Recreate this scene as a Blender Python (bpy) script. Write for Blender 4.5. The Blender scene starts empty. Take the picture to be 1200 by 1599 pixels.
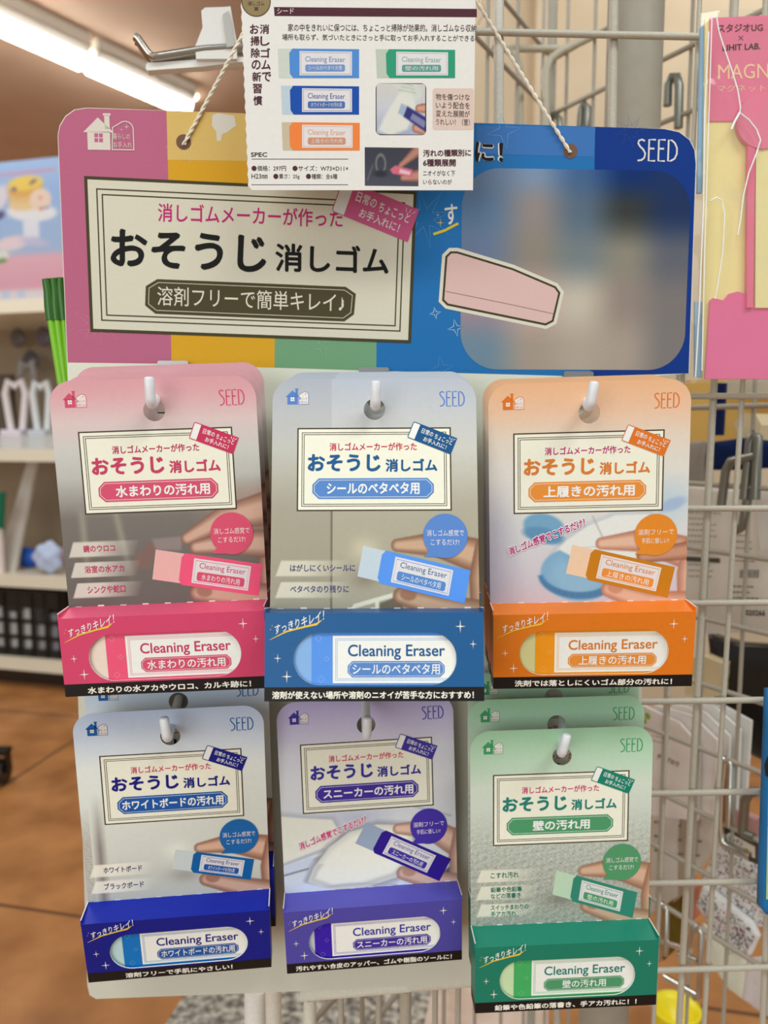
import bpy, math, random
import numpy as np
from mathutils import Matrix, Vector

# ------------------------------------------------------------------ camera, world, light
SC = bpy.context.scene
COL = SC.collection
CAM_H = 0.9
PITCH = math.radians(6.0)
FPX, CX, CY = 1200.0, 600.0, 799.5
cam_d = bpy.data.cameras.new('camera')
cam_d.sensor_width = 36.0
cam_d.lens = FPX / 1599.0 * 36.0
cam_d.clip_start = 0.01
cam_d.dof.use_dof = True
cam_d.dof.focus_distance = 0.33
cam_d.dof.aperture_fstop = 10.5
cam = bpy.data.objects.new('camera', cam_d)
cam.location = (0, 0, CAM_H)
cam.rotation_euler = (math.radians(90) - PITCH, 0, 0)
COL.objects.link(cam)
SC.camera = cam
SC.view_settings.view_transform = 'Standard'
SC.view_settings.look = 'None'
SC.view_settings.gamma = 1.0
SC.view_settings.use_curve_mapping = False
SC.view_settings.exposure = 0.0
SC.cycles.max_bounces = 8
SC.cycles.transparent_max_bounces = 24

wd = bpy.data.worlds.new('shop_air')
SC.world = wd
wd.use_nodes = True
wd.node_tree.nodes['Background'].inputs[0].default_value = (0.95, 1.0, 0.98, 1)
wd.node_tree.nodes['Background'].inputs[1].default_value = 0.44

def area(name, loc, target, sx, sy, power, col=(0.96, 1.0, 0.95)):
    d = bpy.data.lights.new(name, 'AREA')
    d.shape = 'RECTANGLE'; d.size = sx; d.size_y = sy; d.energy = power; d.color = col
    o = bpy.data.objects.new(name, d)
    o.location = loc
    o.rotation_euler = (Vector(target) - Vector(loc)).to_track_quat('-Z', 'Y').to_euler()
    COL.objects.link(o)
    return o
area('ceiling_tube_light_behind', (-0.75, -1.15, 2.62), (0, 0.35, 0.9), 1.4, 0.3, 12)
area('frontal_fill_light', (-1.6, -2.6, 1.25), (0, 0.35, 0.72), 2.2, 1.9, 38)  # added frontal fill behind the camera, lifts the lower row of packs
area('fill_light_right', (1.0, -0.75, 2.62), (0.35, 0.6, 0.6), 1.2, 0.3, 20)  # added fill, brightens the goods on the right wing
area('ceiling_tube_light_aisle', (-1.5, 1.9, 2.62), (-1.2, 2.2, 0.5), 0.9, 0.9, 22)
area('ceiling_tube_light_back', (1.0, 1.8, 2.62), (0.7, 1.6, 0.5), 0.9, 0.9, 9)

# ------------------------------------------------------------------ helpers
def lin(c, gain=1.0):
    c = np.asarray(c, float) / 255.0
    l = np.where(c <= 0.04045, c / 12.92, ((c + 0.055) / 1.055) ** 2.4)
    return np.clip(l * gain, 0, 0.93)

GAIN = 1.18

MATS = {}
def mat(name, rough=0.45, metal=0.0, spec=0.4, bump=0.0, scale=400.0, vary=0.04, coat=0.0):
    """printed or painted surface: colour from the mesh, a little procedural mottling"""
    if name in MATS: return MATS[name]
    m = bpy.data.materials.new(name); m.use_nodes = True
    nt = m.node_tree; b = nt.nodes['Principled BSDF']
    a = nt.nodes.new('ShaderNodeAttribute'); a.attribute_name = 'Col'
    tc = nt.nodes.new('ShaderNodeTexCoord')
    n = nt.nodes.new('ShaderNodeTexNoise'); n.inputs['Scale'].default_value = scale
    n.inputs['Detail'].default_value = 3
    nt.links.new(tc.outputs['Object'], n.inputs['Vector'])
    mr = nt.nodes.new('ShaderNodeMapRange')
    mr.inputs['To Min'].default_value = 1 - vary; mr.inputs['To Max'].default_value = 1 + vary
    nt.links.new(n.outputs['Fac'], mr.inputs['Value'])
    mul = nt.nodes.new('ShaderNodeVectorMath'); mul.operation = 'SCALE'
    nt.links.new(a.outputs['Color'], mul.inputs[0]); nt.links.new(mr.outputs[0], mul.inputs['Scale'])
    nt.links.new(mul.outputs[0], b.inputs['Base Color'])
    b.inputs['Roughness'].default_value = rough
    b.inputs['Metallic'].default_value = metal
    b.inputs['Specular IOR Level'].default_value = spec
    b.inputs['Coat Weight'].default_value = coat
    b.inputs['Coat Roughness'].default_value = 0.15
    if bump:
        bp = nt.nodes.new('ShaderNodeBump'); bp.inputs['Strength'].default_value = bump
        bp.inputs['Distance'].default_value = 0.0005
        nt.links.new(n.outputs['Fac'], bp.inputs['Height'])
        nt.links.new(bp.outputs[0], b.inputs['Normal'])
    MATS[name] = m
    return m

def film_mat(name, opac=0.06, tint=(1, 1, 1), rough=0.08, ior=1.45, bump=0.6):
    if name in MATS: return MATS[name]
    m = bpy.data.materials.new(name); m.use_nodes = True
    nt = m.node_tree; nt.nodes.clear()
    out = nt.nodes.new('ShaderNodeOutputMaterial')
    tr = nt.nodes.new('ShaderNodeBsdfTransparent'); tr.inputs[0].default_value = (*tint, 1)
    gl = nt.nodes.new('ShaderNodeBsdfGlossy'); gl.inputs['Roughness'].default_value = rough
    df = nt.nodes.new('ShaderNodeBsdfDiffuse'); df.inputs[0].default_value = (0.85, 0.85, 0.85, 1)
    lw = nt.nodes.new('ShaderNodeFresnel'); lw.inputs['IOR'].default_value = ior
    tc = nt.nodes.new('ShaderNodeTexCoord')
    n = nt.nodes.new('ShaderNodeTexNoise'); n.inputs['Scale'].default_value = 60; n.inputs['Detail'].default_value = 2
    nt.links.new(tc.outputs['Object'], n.inputs['Vector'])
    bp = nt.nodes.new('ShaderNodeBump'); bp.inputs['Strength'].default_value = bump; bp.inputs['Distance'].default_value = 0.002
    nt.links.new(n.outputs['Fac'], bp.inputs['Height'])
    nt.links.new(bp.outputs[0], gl.inputs['Normal'])
    m1 = nt.nodes.new('ShaderNodeMixShader'); m2 = nt.nodes.new('ShaderNodeMixShader')
    m2.inputs[0].default_value = opac
    nt.links.new(lw.outputs[0], m1.inputs[0]); nt.links.new(tr.outputs[0], m1.inputs[1]); nt.links.new(gl.outputs[0], m1.inputs[2])
    nt.links.new(m1.outputs[0], m2.inputs[1]); nt.links.new(df.outputs[0], m2.inputs[2])
    nt.links.new(m2.outputs[0], out.inputs[0])
    MATS[name] = m
    return m

PRINT = mat('printed_card', 0.5, spec=0.2)
GLOSSY = mat('glossy_carton', 0.4, spec=0.24)
DULL = mat('uncoated_board', 0.7, spec=0.12, bump=0.1, scale=900)
PAPER = mat('matt_paper', 0.65, spec=0.2)
PLASTIC = mat('smooth_plastic', 0.3, spec=0.5)
WIRE = mat('grey_white_coated_wire', 0.4, spec=0.5, bump=0.25, scale=700, vary=0.14)
CHROME = mat('chromed_steel', 0.18, metal=1.0)
STEEL = mat('dull_steel', 0.35, metal=0.8)
CLOTH = mat('soft_fabric', 0.85, spec=0.1)
FILM = film_mat('clear_film', 0.03)
SLEEVE = film_mat('flat_clear_film', 0.0, ior=1.18, bump=0.1)
MILKY = film_mat('milky_film', 0.3)

class MB:
    """collects coloured shapes; build() links them as ONE mesh object"""
    def __init__(s, M=None):
        s.V = []; s.F = []; s.C = []; s.n = 0; s.S = []; s.M = M
    def add(s, v, f, col, smooth=False):
        v = np.asarray(v, float).reshape(-1, 3)
        c = np.asarray(col, float)
        if c.ndim == 1: c = np.tile(lin(c, GAIN), (len(v), 1))
        else: c = lin(c, GAIN)
        if s.M is not None: v = v @ s.M[:3, :3].T + s.M[:3, 3]
        s.V.append(v); s.C.append(c)
        o = s.n
        s.F += [tuple(int(i) + o for i in q) for q in f]
        s.S += [smooth] * len(f)
        s.n += len(v)
    # ---- solids
    def box(s, lo, hi, col):
        (a, b, c), (d, e, f) = lo, hi
        v = [(a,b,c),(d,b,c),(d,e,c),(a,e,c),(a,b,f),(d,b,f),(d,e,f),(a,e,f)]
        s.add(v, [(3,2,1,0),(4,5,6,7),(0,1,5,4),(1,2,6,5),(2,3,7,6),(3,0,4,7)], col)
    def hexa(s, v8, col):
        s.add(v8, [(3,2,1,0),(4,5,6,7),(0,1,5,4),(1,2,6,5),(2,3,7,6),(3,0,4,7)], col)
    def prism(s, pts, z0, z1, col, side=None):
        n = len(pts)
        lo = [(x, y, z0) for x, y in pts]; hi = [(x, y, z1) for x, y in pts]
        s.add(hi, [tuple(range(n))], col); s.add(lo, [tuple(range(n - 1, -1, -1))], col)
        s.add(lo + hi, [(i, (i + 1) % n, n + (i + 1) % n, n + i) for i in range(n)], side if side is not None else col)
    def tube(s, path, r, col, seg=10, cap=True):
        P = [Vector(p) for p in path]; n = len(P)
        rr = r if isinstance(r, (list, tuple)) else [r] * n
        t0 = (P[1] - P[0]).normalized()
        up = Vector((0, 0, 1)) if abs(t0.z) < 0.9 else Vector((1, 0, 0))
        u = t0.cross(up).normalized(); vs = []
        for i in range(n):
            t = ((P[min(i + 1, n - 1)] - P[i]).normalized() + (P[i] - P[max(i - 1, 0)]).normalized())
            if t.length < 1e-9: t = t0
            t.normalize()
            u = (u - t * u.dot(t)).normalized(); w = t.cross(u)
            for k in range(seg):
                a = 2 * math.pi * k / seg
                vs.append(P[i] + (u * math.cos(a) + w * math.sin(a)) * rr[i])
        fs = []
        for i in range(n - 1):
            for k in range(seg):
                k2 = (k + 1) % seg
                fs.append((i * seg + k, i * seg + k2, (i + 1) * seg + k2, (i + 1) * seg + k))
        s.add([tuple(v) for v in vs], fs, col, True)
        if cap:
            s.add([tuple(v) for v in vs[:seg]], [tuple(range(seg - 1, -1, -1))], col)
            s.add([tuple(v) for v in vs[-seg:]], [tuple(range(seg))], col)
    def ball(s, c, r, col, sx=1, sy=1, sz=1, n=12):
        vs = []; fs = []
        for i in range(n + 1):
            th = math.pi * i / n
            for k in range(2 * n):
                ph = math.pi * k / n
                vs.append((c[0] + sx * r * math.sin(th) * math.cos(ph), c[1] + sy * r * math.sin(th) * math.sin(ph), c[2] + sz * r * math.cos(th)))
        for i in range(n):
            for k in range(2 * n):
                k2 = (k + 1) % (2 * n)
                fs.append((i * 2 * n + k, (i + 1) * 2 * n + k, (i + 1) * 2 * n + k2, i * 2 * n + k2))
        s.add(vs, fs, col, True)
    # ---- flat print
    def poly(s, pts, col, z=0.0):
        s.add([(x, y, z) for x, y in pts], [tuple(range(len(pts)))], col)
    def rect(s, x0, y0, x1, y1, col, z=0.0):
        s.poly([(x0, y0), (x1, y0), (x1, y1), (x0, y1)], col, z)
    def circle(s, x, y, r, col, z=0.0, n=48):
        s.poly([(x + r * math.cos(2*math.pi*i/n), y + r * math.sin(2*math.pi*i/n)) for i in range(n)], col, z)
    def ring(s, pts, w, col, z=0.0):
        """closed outline of width w, inside the polygon"""
        ip = inset(pts, w); n = len(pts)
        s.add([(x, y, z) for x, y in pts + ip], [(i, (i+1) % n, n + (i+1) % n, n + i) for i in range(n)], col)
    def stroke(s, pts, w, col, z=0.0, closed=False):
        P = [np.array(p, float) for p in pts]; n = len(P)
        L = []; Rr = []
        for i in range(n):
            a = P[i-1] if (i > 0 or closed) else P[i]; b = P[(i+1) % n] if (i < n-1 or closed) else P[i]
            d = b - a; d = d / (np.hypot(*d) + 1e-12); nn = np.array([-d[1], d[0]])
            ww = w[i] if isinstance(w, (list, tuple)) else w
            L.append(P[i] + nn * ww / 2); Rr.append(P[i] - nn * ww / 2)
        v = [(p[0], p[1], z) for p in L] + [(p[0], p[1], z) for p in Rr]
        m = n if closed else n - 1
        s.add(v, [(n + i, n + (i+1) % n, (i+1) % n, i) for i in range(m)], col)
    def star(s, x, y, r, col, z=0.0, k=4, inner=0.13):
        pts = []
        for i in range(2 * k):
            a = math.pi * i / k + math.pi / 2
            q = r if i % 2 == 0 else r * inner
            pts.append((x + q * math.cos(a) * 0.8, y + q * math.sin(a)))
        s.poly(pts, col, z)
    def text(s, body, p, col, z=0.0, bold=0.0, res=3):
        """fit the glyphs into the quad p = (bottom-left, bottom-right, top-left); or a box (x0,y0,x1,y1)"""
        v, f, lay = glyphs(body, bold, res)
        if len(p) == 4: bl, br, tl = (p[0], p[1]), (p[2], p[1]), (p[0], p[3])
        else: bl, br, tl = p
        bl, br, tl = (np.array(q, float) for q in (bl, br, tl))
        q = bl + v[:, :1] * (br - bl) + v[:, 1:2] * (tl - bl)
        s.add(np.c_[q, z + lay * (0.005 if s.M is not None else 0.000005)], f, col)
    def grid(s, x0, x1, y0, y1, step, paint, z=0.0, keep=None, warp=None):
        nx = max(2, int(round((x1 - x0) / step)) + 1); ny = max(2, int(round((y1 - y0) / step)) + 1)
        X, Y = np.meshgrid(np.linspace(x0, x1, nx), np.linspace(y0, y1, ny))
        c = np.clip(paint(X, Y), 0, 255).reshape(-1, 3)
        idx = np.arange(nx * ny).reshape(ny, nx)
        q = np.stack([idx[:-1, :-1], idx[:-1, 1:], idx[1:, 1:], idx[1:, :-1]], -1).reshape(-1, 4)
        xf, yf = X.ravel().copy(), Y.ravel().copy()
        if keep is not None:
            k = keep(xf, yf); q = q[k[q].any(1)]
        if warp is not None: xf, yf = warp(xf, yf)
        s.add(np.c_[xf, yf, np.full(len(xf), z)], q, c)
    def build(s, name, material, parent=None, loc=None):
        me = bpy.data.meshes.new(name)
        V = np.concatenate(s.V); C = np.concatenate(s.C)
        me.from_pydata(V.tolist(), [], s.F)
        me.polygons.foreach_set('use_smooth', s.S)
        a = me.color_attributes.new('Col', 'FLOAT_COLOR', 'POINT')
        a.data.foreach_set('color', np.c_[C, np.ones(len(C))].astype(np.float32).ravel())
        me.materials.append(material)
        me.update()
        o = bpy.data.objects.new(name, me); COL.objects.link(o)
        if parent is not None: o.parent = parent
        if loc is not None: o.location = loc
        return o

def inset(pts, w):
    P = [np.array(p, float) for p in pts]; n = len(P); out = []
    area2 = sum(P[i][0] * P[(i+1) % n][1] - P[(i+1) % n][0] * P[i][1] for i in range(n))
    sg = 1 if area2 > 0 else -1
    for i in range(n):
        d1 = P[i] - P[i-1]; d2 = P[(i+1) % n] - P[i]
        d1 = d1 / np.hypot(*d1); d2 = d2 / np.hypot(*d2)
        n1 = sg * np.array([-d1[1], d1[0]]); n2 = sg * np.array([-d2[1], d2[0]])
        b = n1 + n2; b = b / (b @ b) * 2
        out.append(tuple(P[i] + b * w))
    return out

_G = {}
def glyphs(body, bold, res):
    k = (body, bold, res)
    if k in _G: return _G[k]
    cu = bpy.data.curves.new('lettering', 'FONT')
    cu.body = body; cu.resolution_u = res
    o = bpy.data.objects.new('lettering', cu); COL.objects.link(o)
    bpy.context.view_layer.update()
    me = bpy.data.meshes.new_from_object(o.evaluated_get(bpy.context.evaluated_depsgraph_get()))
    v = np.array([x.co[:2] for x in me.vertices]); f = [tuple(p.vertices) for p in me.polygons]
    bpy.data.objects.remove(o); bpy.data.curves.remove(cu); bpy.data.meshes.remove(me)
    if bold > 0:        # heavier strokes: the same glyphs laid over each other a hair apart
        nd = 8 if bold > 0.05 else 4
        sh = [(bold * math.cos(math.tau * i / nd + 0.4), bold * math.sin(math.tau * i / nd + 0.4)) for i in range(nd)]
        m = len(v); f = [tuple(i + m * k for i in q) for k in range(nd) for q in f]
        v = np.concatenate([v + np.array(d) for d in sh])
    lo, hi = v.min(0), v.max(0)
    v = (v - lo) / np.maximum(hi - lo, 1e-6)
    lay = np.arange(len(v)) // m if bold > 0 else np.zeros(len(v))
    _G[k] = (v, f, lay)
    return _G[k]

def rrect(x0, y0, x1, y1, r, n=6, corners=(1, 1, 1, 1)):
    """rounded rectangle, corners (bl, br, tr, tl)"""
    pts = []
    for (cx, cy, a0, on, px, py) in ((x0+r, y0+r, 180, corners[0], x0, y0), (x1-r, y0+r, 270, corners[1], x1, y0),
                                     (x1-r, y1-r, 0, corners[2], x1, y1), (x0+r, y1-r, 90, corners[3], x0, y1)):
        if on: pts += [(cx + r*math.cos(math.radians(a0 + 90*i/n)), cy + r*math.sin(math.radians(a0 + 90*i/n))) for i in range(n + 1)]
        else: pts.append((px, py))
    return pts
def chamfer(x0, y0, x1, y1, c):
    return [(x0+c, y0), (x1-c, y0), (x1, y0+c), (x1, y1-c), (x1-c, y1), (x0+c, y1), (x0, y1-c), (x0, y0+c)]
def holed(outer, hole):
    """outer ring with a hole, bridged by quads along the angle (both star-shaped around the hole's centre)"""
    c = np.mean(hole, axis=0)
    A = [math.atan2(p[1]-c[1], p[0]-c[0]) for p in outer]
    H = [math.atan2(p[1]-c[1], p[0]-c[0]) for p in hole]
    ang = sorted(set([round(a, 5) for a in A + H]))
    def at(ring, a):
        d = np.array([math.cos(a), math.sin(a)]); best = None
        for i in range(len(ring)):
            p = np.array(ring[i]) - c; q = np.array(ring[(i+1) % len(ring)]) - c; e = q - p
            den = d[0]*e[1] - d[1]*e[0]
            if abs(den) < 1e-12: continue
            t = (p[0]*e[1] - p[1]*e[0]) / den; u = (p[0]*d[1] - p[1]*d[0]) / den
            if t > 0 and -1e-6 <= u <= 1 + 1e-6 and (best is None or t > best): best = t
        return tuple(c + d * best)
    return [at(outer, a) for a in ang], [at(hole, a) for a in ang]

def thing(name, label, cat, loc=(0, 0, 0), group=None, M=None):
    o = bpy.data.objects.new(name, None); COL.objects.link(o)
    o.empty_display_size = 0.02
    if M is not None: o.matrix_world = M
    else: o.location = loc
    return tag(o, label, cat, group)
def tag(o, label, cat, group=None, kind=None):
    if label: o['label'] = label
    if cat: o['category'] = cat
    if group: o['group'] = group
    if kind: o['kind'] = kind
    return o
def struct(o):
    o['kind'] = 'structure'; return o
def copy_tree(o, parent=None):
    c = o.copy(); COL.objects.link(c)
    if parent is not None: c.parent = parent
    for ch in list(o.children): copy_tree(ch, c)
    return c

# ---- sight lines: where a point of the view meets a plane of the place
_c, _s = math.cos(PITCH), math.sin(PITCH)
ORG = np.array([0, 0, CAM_H])
def ray(px, py):
    x, y = (px - CX) / FPX, (py - CY) / FPX
    return np.array([x, _c - y * _s, -_s - y * _c])
class Plane:
    """upright plane through p0, x axis turned by yaw; local x right, y up, z towards the viewer"""
    def __init__(s, p0, yaw):
        a = math.radians(yaw)
        s.p0 = np.array(p0, float)
        s.ex = np.array([math.cos(a), math.sin(a), 0.0]); s.ey = np.array([0, 0, 1.0])
        s.n = np.cross(s.ex, s.ey)
        s.M = np.eye(4); s.M[:3, 0] = s.ex; s.M[:3, 1] = s.ey; s.M[:3, 2] = s.n; s.M[:3, 3] = s.p0
    def hit(s, px, py, off=0.0):
        d = ray(px, py)
        return ORG + d * (((s.p0 + s.n * off - ORG) @ s.n) / (d @ s.n))
    def loc(s, px, py, off=0.0):
        q = s.hit(px, py, off) - s.p0
        return (float(q @ s.ex), float(q @ s.ey))
    def at(s, x, y, z=0.0):
        return s.p0 + s.ex * x + s.ey * y + s.n * z
    def matrix(s, x=0, y=0, z=0):
        m = Matrix(s.M.tolist()); m.translation = Vector(s.at(x, y, z)); return m
def at_depth(px, py, Y):
    d = ray(px, py); return ORG + d * (Y / d[1])
def on_floor(px, py, z=0.0):
    d = ray(px, py); return ORG + d * ((z - CAM_H) / d[2])

BOARD = Plane((0, 0.374, CAM_H), 2.5)
GRID = Plane((0, 0.402, CAM_H), 2.5)

# ------------------------------------------------------------------ the room
def node_mat(name, fn, rough=0.6):
    m = bpy.data.materials.new(name); m.use_nodes = True
    nt = m.node_tree; b = nt.nodes['Principled BSDF']; b.inputs['Roughness'].default_value = rough
    tc = nt.nodes.new('ShaderNodeTexCoord')
    out = fn(nt, tc)
    nt.links.new(out, b.inputs['Base Color'])
    return m
def ramp(nt, fac, stops):
    r = nt.nodes.new('ShaderNodeValToRGB')
    e = r.color_ramp.elements
    while len(e) < len(stops): e.new(0.5)
    for k, (p, c) in enumerate(stops):
        e[k].position = p; e[k].color = (*lin(c), 1)
    nt.links.new(fac, r.inputs[0]); return r.outputs[0]
def noise(nt, vec, scale, detail=4):
    n = nt.nodes.new('ShaderNodeTexNoise'); n.inputs['Scale'].default_value = scale; n.inputs['Detail'].default_value = detail
    nt.links.new(vec, n.inputs['Vector']); return n.outputs['Fac']
TILE_A = math.radians(-12)
def floor_nodes(nt, tc):
    mp = nt.nodes.new('ShaderNodeMapping'); mp.vector_type = 'POINT'
    mp.inputs['Rotation'].default_value = (0, 0, -TILE_A)
    mp.inputs['Location'].default_value = (1.341 + 0.9 * 3, -1.199 + 0.9 * 3, 0)
    nt.links.new(tc.outputs['Object'], mp.inputs['Vector'])
    bk = nt.nodes.new('ShaderNodeTexBrick'); bk.offset = 0; bk.inputs['Scale'].default_value = 1
    bk.inputs['Brick Width'].default_value = 0.9; bk.inputs['Row Height'].default_value = 0.9
    bk.inputs['Mortar Size'].default_value = 0.005; bk.inputs['Mortar Smooth'].default_value = 0.3
    nt.links.new(mp.outputs[0], bk.inputs['Vector'])
    a = ramp(nt, noise(nt, tc.outputs['Object'], 9, 6), [(0.3, (150, 98, 52)), (0.7, (190, 132, 80))])
    nt.links.new(a, bk.inputs['Color1']); nt.links.new(a, bk.inputs['Color2'])
    bk.inputs['Mortar'].default_value = (*lin((95, 62, 38)), 1)
    return bk.outputs['Color']
FLOOR = node_mat('brown_floor_tile', floor_nodes, 0.35)
def granite_nodes(nt, tc):
    return ramp(nt, noise(nt, tc.outputs['Object'], 85, 5), [(0.36, (88, 84, 80)), (0.5, (150, 146, 140)), (0.64, (205, 200, 190))])
GRANITE = node_mat('speckled_granite_tile', granite_nodes, 0.4)
PALE = node_mat('pale_floor_tile', lambda nt, tc: ramp(nt, noise(nt, tc.outputs['Object'], 14, 5), [(0.3, (196, 172, 158)), (0.7, (228, 210, 198))]), 0.4)
WALL = node_mat('beige_wall_paint', lambda nt, tc: ramp(nt, noise(nt, tc.outputs['Object'], 5, 3), [(0.3, (205, 186, 158)), (0.7, (216, 198, 172))]), 0.7)
CEIL = node_mat('brown_ceiling_paint', lambda nt, tc: ramp(nt, noise(nt, tc.outputs['Object'], 3, 3), [(0.3, (226, 196, 168)), (0.7, (234, 206, 178))]), 0.8)

def quadobj(name, pts, m):
    me = bpy.data.meshes.new(name); me.from_pydata([tuple(p) for p in pts], [], [tuple(range(len(pts)))]); me.materials.append(m)
    o = bpy.data.objects.new(name, me); COL.objects.link(o); return struct(o)
def slabobj(name, lo, hi, m):
    (a, b, c), (d, e, f) = lo, hi
    me = bpy.data.meshes.new(name)
    me.from_pydata([(a,b,c),(d,b,c),(d,e,c),(a,e,c),(a,b,f),(d,b,f),(d,e,f),(a,e,f)], [], [(3,2,1,0),(4,5,6,7),(0,1,5,4),(1,2,6,5),(2,3,7,6),(3,0,4,7)])
    me.materials.append(m); o = bpy.data.objects.new(name, me); COL.objects.link(o); return struct(o)
slabobj('floor', (-4, -2.5, -0.05), (3.0, 6.0, 0.0), FLOOR)
def uv(u, v, z):
    c, s_ = math.cos(TILE_A), math.sin(TILE_A)
    return (u * c - v * s_, u * s_ + v * c, z)
quadobj('floor_granite', [uv(-0.551, 0.3, 0.002), uv(-0.165, 0.3, 0.002), uv(-0.165, 2.2, 0.002), uv(-0.551, 2.2, 0.002)], GRANITE)
quadobj('floor_pale', [uv(-0.165, 0.3, 0.0021), uv(0.02, 0.3, 0.0021), uv(0.02, 2.2, 0.0021), uv(-0.165, 2.2, 0.0021)], PALE)
slabobj('ceiling', (-5, 0.6, 2.70), (3.0, 6.2, 2.75), CEIL)
slabobj('wall_back', (-5, 6.0, 0), (3.0, 6.1, 2.75), CEIL)
slabobj('wall_left', (-4.1, 1.6, 0), (-4, 6.0, 2.70), CEIL)
slabobj('wall_right', (0.2, 2.35, 0), (3.0, 2.45, 2.70), WALL)
slabobj('trim_1', (0.43, 2.30, 0), (0.47, 2.35, 2.70), WALL)

# ceiling strip light: runs away over the aisle
def emis(name, strength, col=(1, 0.97, 0.92)):
    m = bpy.data.materials.new(name); m.use_nodes = True
    nt = m.node_tree; b = nt.nodes['Principled BSDF']
    b.inputs['Emission Color'].default_value = (*col, 1); b.inputs['Emission Strength'].default_value = strength
    b.inputs['Base Color'].default_value = (0.9, 0.9, 0.9, 1)
    return m
GLOW = emis('lit_fluorescent_tube', 16)
def strip_light(a, b, label):
    a = np.array(a); b = np.array(b); d = b - a; L = np.hypot(d[0], d[1]); yaw = math.atan2(d[1], d[0])
    t = thing('ceiling_light', label, 'ceiling light', tuple(a), 'ceiling strip lights over the aisle')
    t.rotation_euler = (0, 0, yaw)
    h = MB(); h.box((0, -0.075, -0.02), (L, 0.075, 0.04), (226, 222, 212))
    h.hexa([(0, -0.075, -0.02), (L, -0.075, -0.02), (L, -0.045, -0.05), (0, -0.045, -0.05), (0, -0.075, 0.0), (L, -0.075, 0.0), (L, -0.045, 0.0), (0, -0.045, 0.0)], (226, 222, 212))
    h.build('housing', PLASTIC, t)
    g = MB(); g.tube([(0.008, 0.0, -0.05), (L - 0.008, 0.0, -0.05)], 0.052, (255, 255, 255), 14)
    g.build('tube', GLOW, t)
    for x in (0.0, L - 0.012):
        c = MB(); c.box((x, -0.06, -0.06), (x + 0.012, 0.06, 0.0), (232, 230, 224)); c.build('end_cap', PLASTIC, t)
    return t
def ceil_pt(px, py, z=2.61):
    return on_floor(px, py, z) + np.array([0, 0, 0.05])
pa, pm, pb = ceil_pt(0, 33), ceil_pt(133, 95), ceil_pt(292, 166)
dd = (pb - pa) / np.linalg.norm(pb - pa)
strip_light(pm - dd * 1.6, pm - dd * 0.02, 'long lit fluorescent strip on the ceiling, nearest one at top left')
strip_light(pm + dd * 0.02, pb, 'lit fluorescent strip on the ceiling, far one ending above the pink card corner')
lamp = thing('ceiling_spotlight', 'small bright round lamp on the ceiling at the far end of the strips', 'ceiling light', tuple(ceil_pt(296, 164, 2.65)))
l_ = MB(); l_.tube([(0, 0, 0.0), (0, 0, 0.05)], 0.05, (230, 226, 216), 16); l_.build('housing', PLASTIC, lamp)
l_ = MB(); l_.ball((0, 0, 0), 0.045, (255, 250, 240), sz=0.6); l_.build('bulb', emis('lit_warm_bulb', 14, (1, 0.9, 0.7)), lamp)

# ------------------------------------------------------------------ printed pictures
def arr(c): return np.array(c, float)
def blend(img, col, m):
    m = np.clip(m, 0, 1)[..., None]
    img[:] = img * (1 - m) + (col if isinstance(col, np.ndarray) and col.ndim > 1 else arr(col)) * m
def soft(d, w=0.5): return np.clip(0.5 - d / w, 0, 1)
def capsule(X, Y, a, b, ra, rb):
    pax, pay = X - a[0], Y - a[1]; bax, bay = b[0]-a[0], b[1]-a[1]
    h = np.clip((pax*bax + pay*bay) / (bax*bax + bay*bay + 1e-9), 0, 1)
    r = ra + (rb - ra) * h
    return np.hypot(pax - bax*h, pay - bay*h) - r, r
def limb(img, X, Y, pts, rad, base, dark, gx=0.35):
    """a finger in the printed photograph"""
    D = np.full(X.shape, 1e3); T = np.zeros(X.shape)
    for i in range(len(pts) - 1):
        d, r = capsule(X, Y, pts[i], pts[i+1], rad[i], rad[i+1])
        m = d < D; D = np.where(m, d, D); T = np.where(m, np.clip(-d / r, 0, 1), T)
    sh = np.clip(T * 1.5, 0, 1)
    c = arr(dark) + (arr(base) - arr(dark)) * sh[..., None]
    blend(img, c, soft(D, 0.7))
def ellipse(X, Y, c, a, b, ang=0):
    t = math.radians(ang); x = (X-c[0])*math.cos(t) + (Y-c[1])*math.sin(t); y = -(X-c[0])*math.sin(t) + (Y-c[1])*math.cos(t)
    return (np.hypot(x/a, y/b) - 1) * min(a, b)
def polyd(X, Y, pts):
    d = np.full(X.shape, 1e9); n = len(pts); ins = np.zeros(X.shape, bool)
    for i in range(n):
        a, b = pts[i], pts[(i+1) % n]
        dd, _ = capsule(X, Y, a, b, 0, 0); d = np.minimum(d, dd)
        cond = ((a[1] > Y) != (b[1] > Y)) & (X < (b[0]-a[0]) * (Y-a[1]) / (b[1]-a[1] + 1e-12) + a[0])
        ins ^= cond
    return np.where(ins, -d, d)
def vgrad(Y, stops):
    ys = [s_[0] for s_ in stops]
    return np.stack([np.interp(Y, ys, [s_[1][k] for s_ in stops]) for k in range(3)], -1)
def hand(img, X, Y, idx, th, skin, dark, second=None):
    if second is not None: limb(img, X, Y, second, [6, 5, 3.2], skin, dark)
    limb(img, X, Y, idx, [7.5, 5.2, 2.7], skin, dark)
    limb(img, X, Y, [(47, 24), (45, 12), (46, 0)], [6, 6.5, 7], skin, dark)
    limb(img, X, Y, th, [7, 5, 3.6], [k * 0.96 for k in skin], dark)
    tx, ty = th[-1]
    blend(img, arr(dark) * 1.12, soft(ellipse(X, Y, (tx + 2.6, ty + 0.6), 3.4, 2.5, -10), 0.8) * 0.75)
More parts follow.
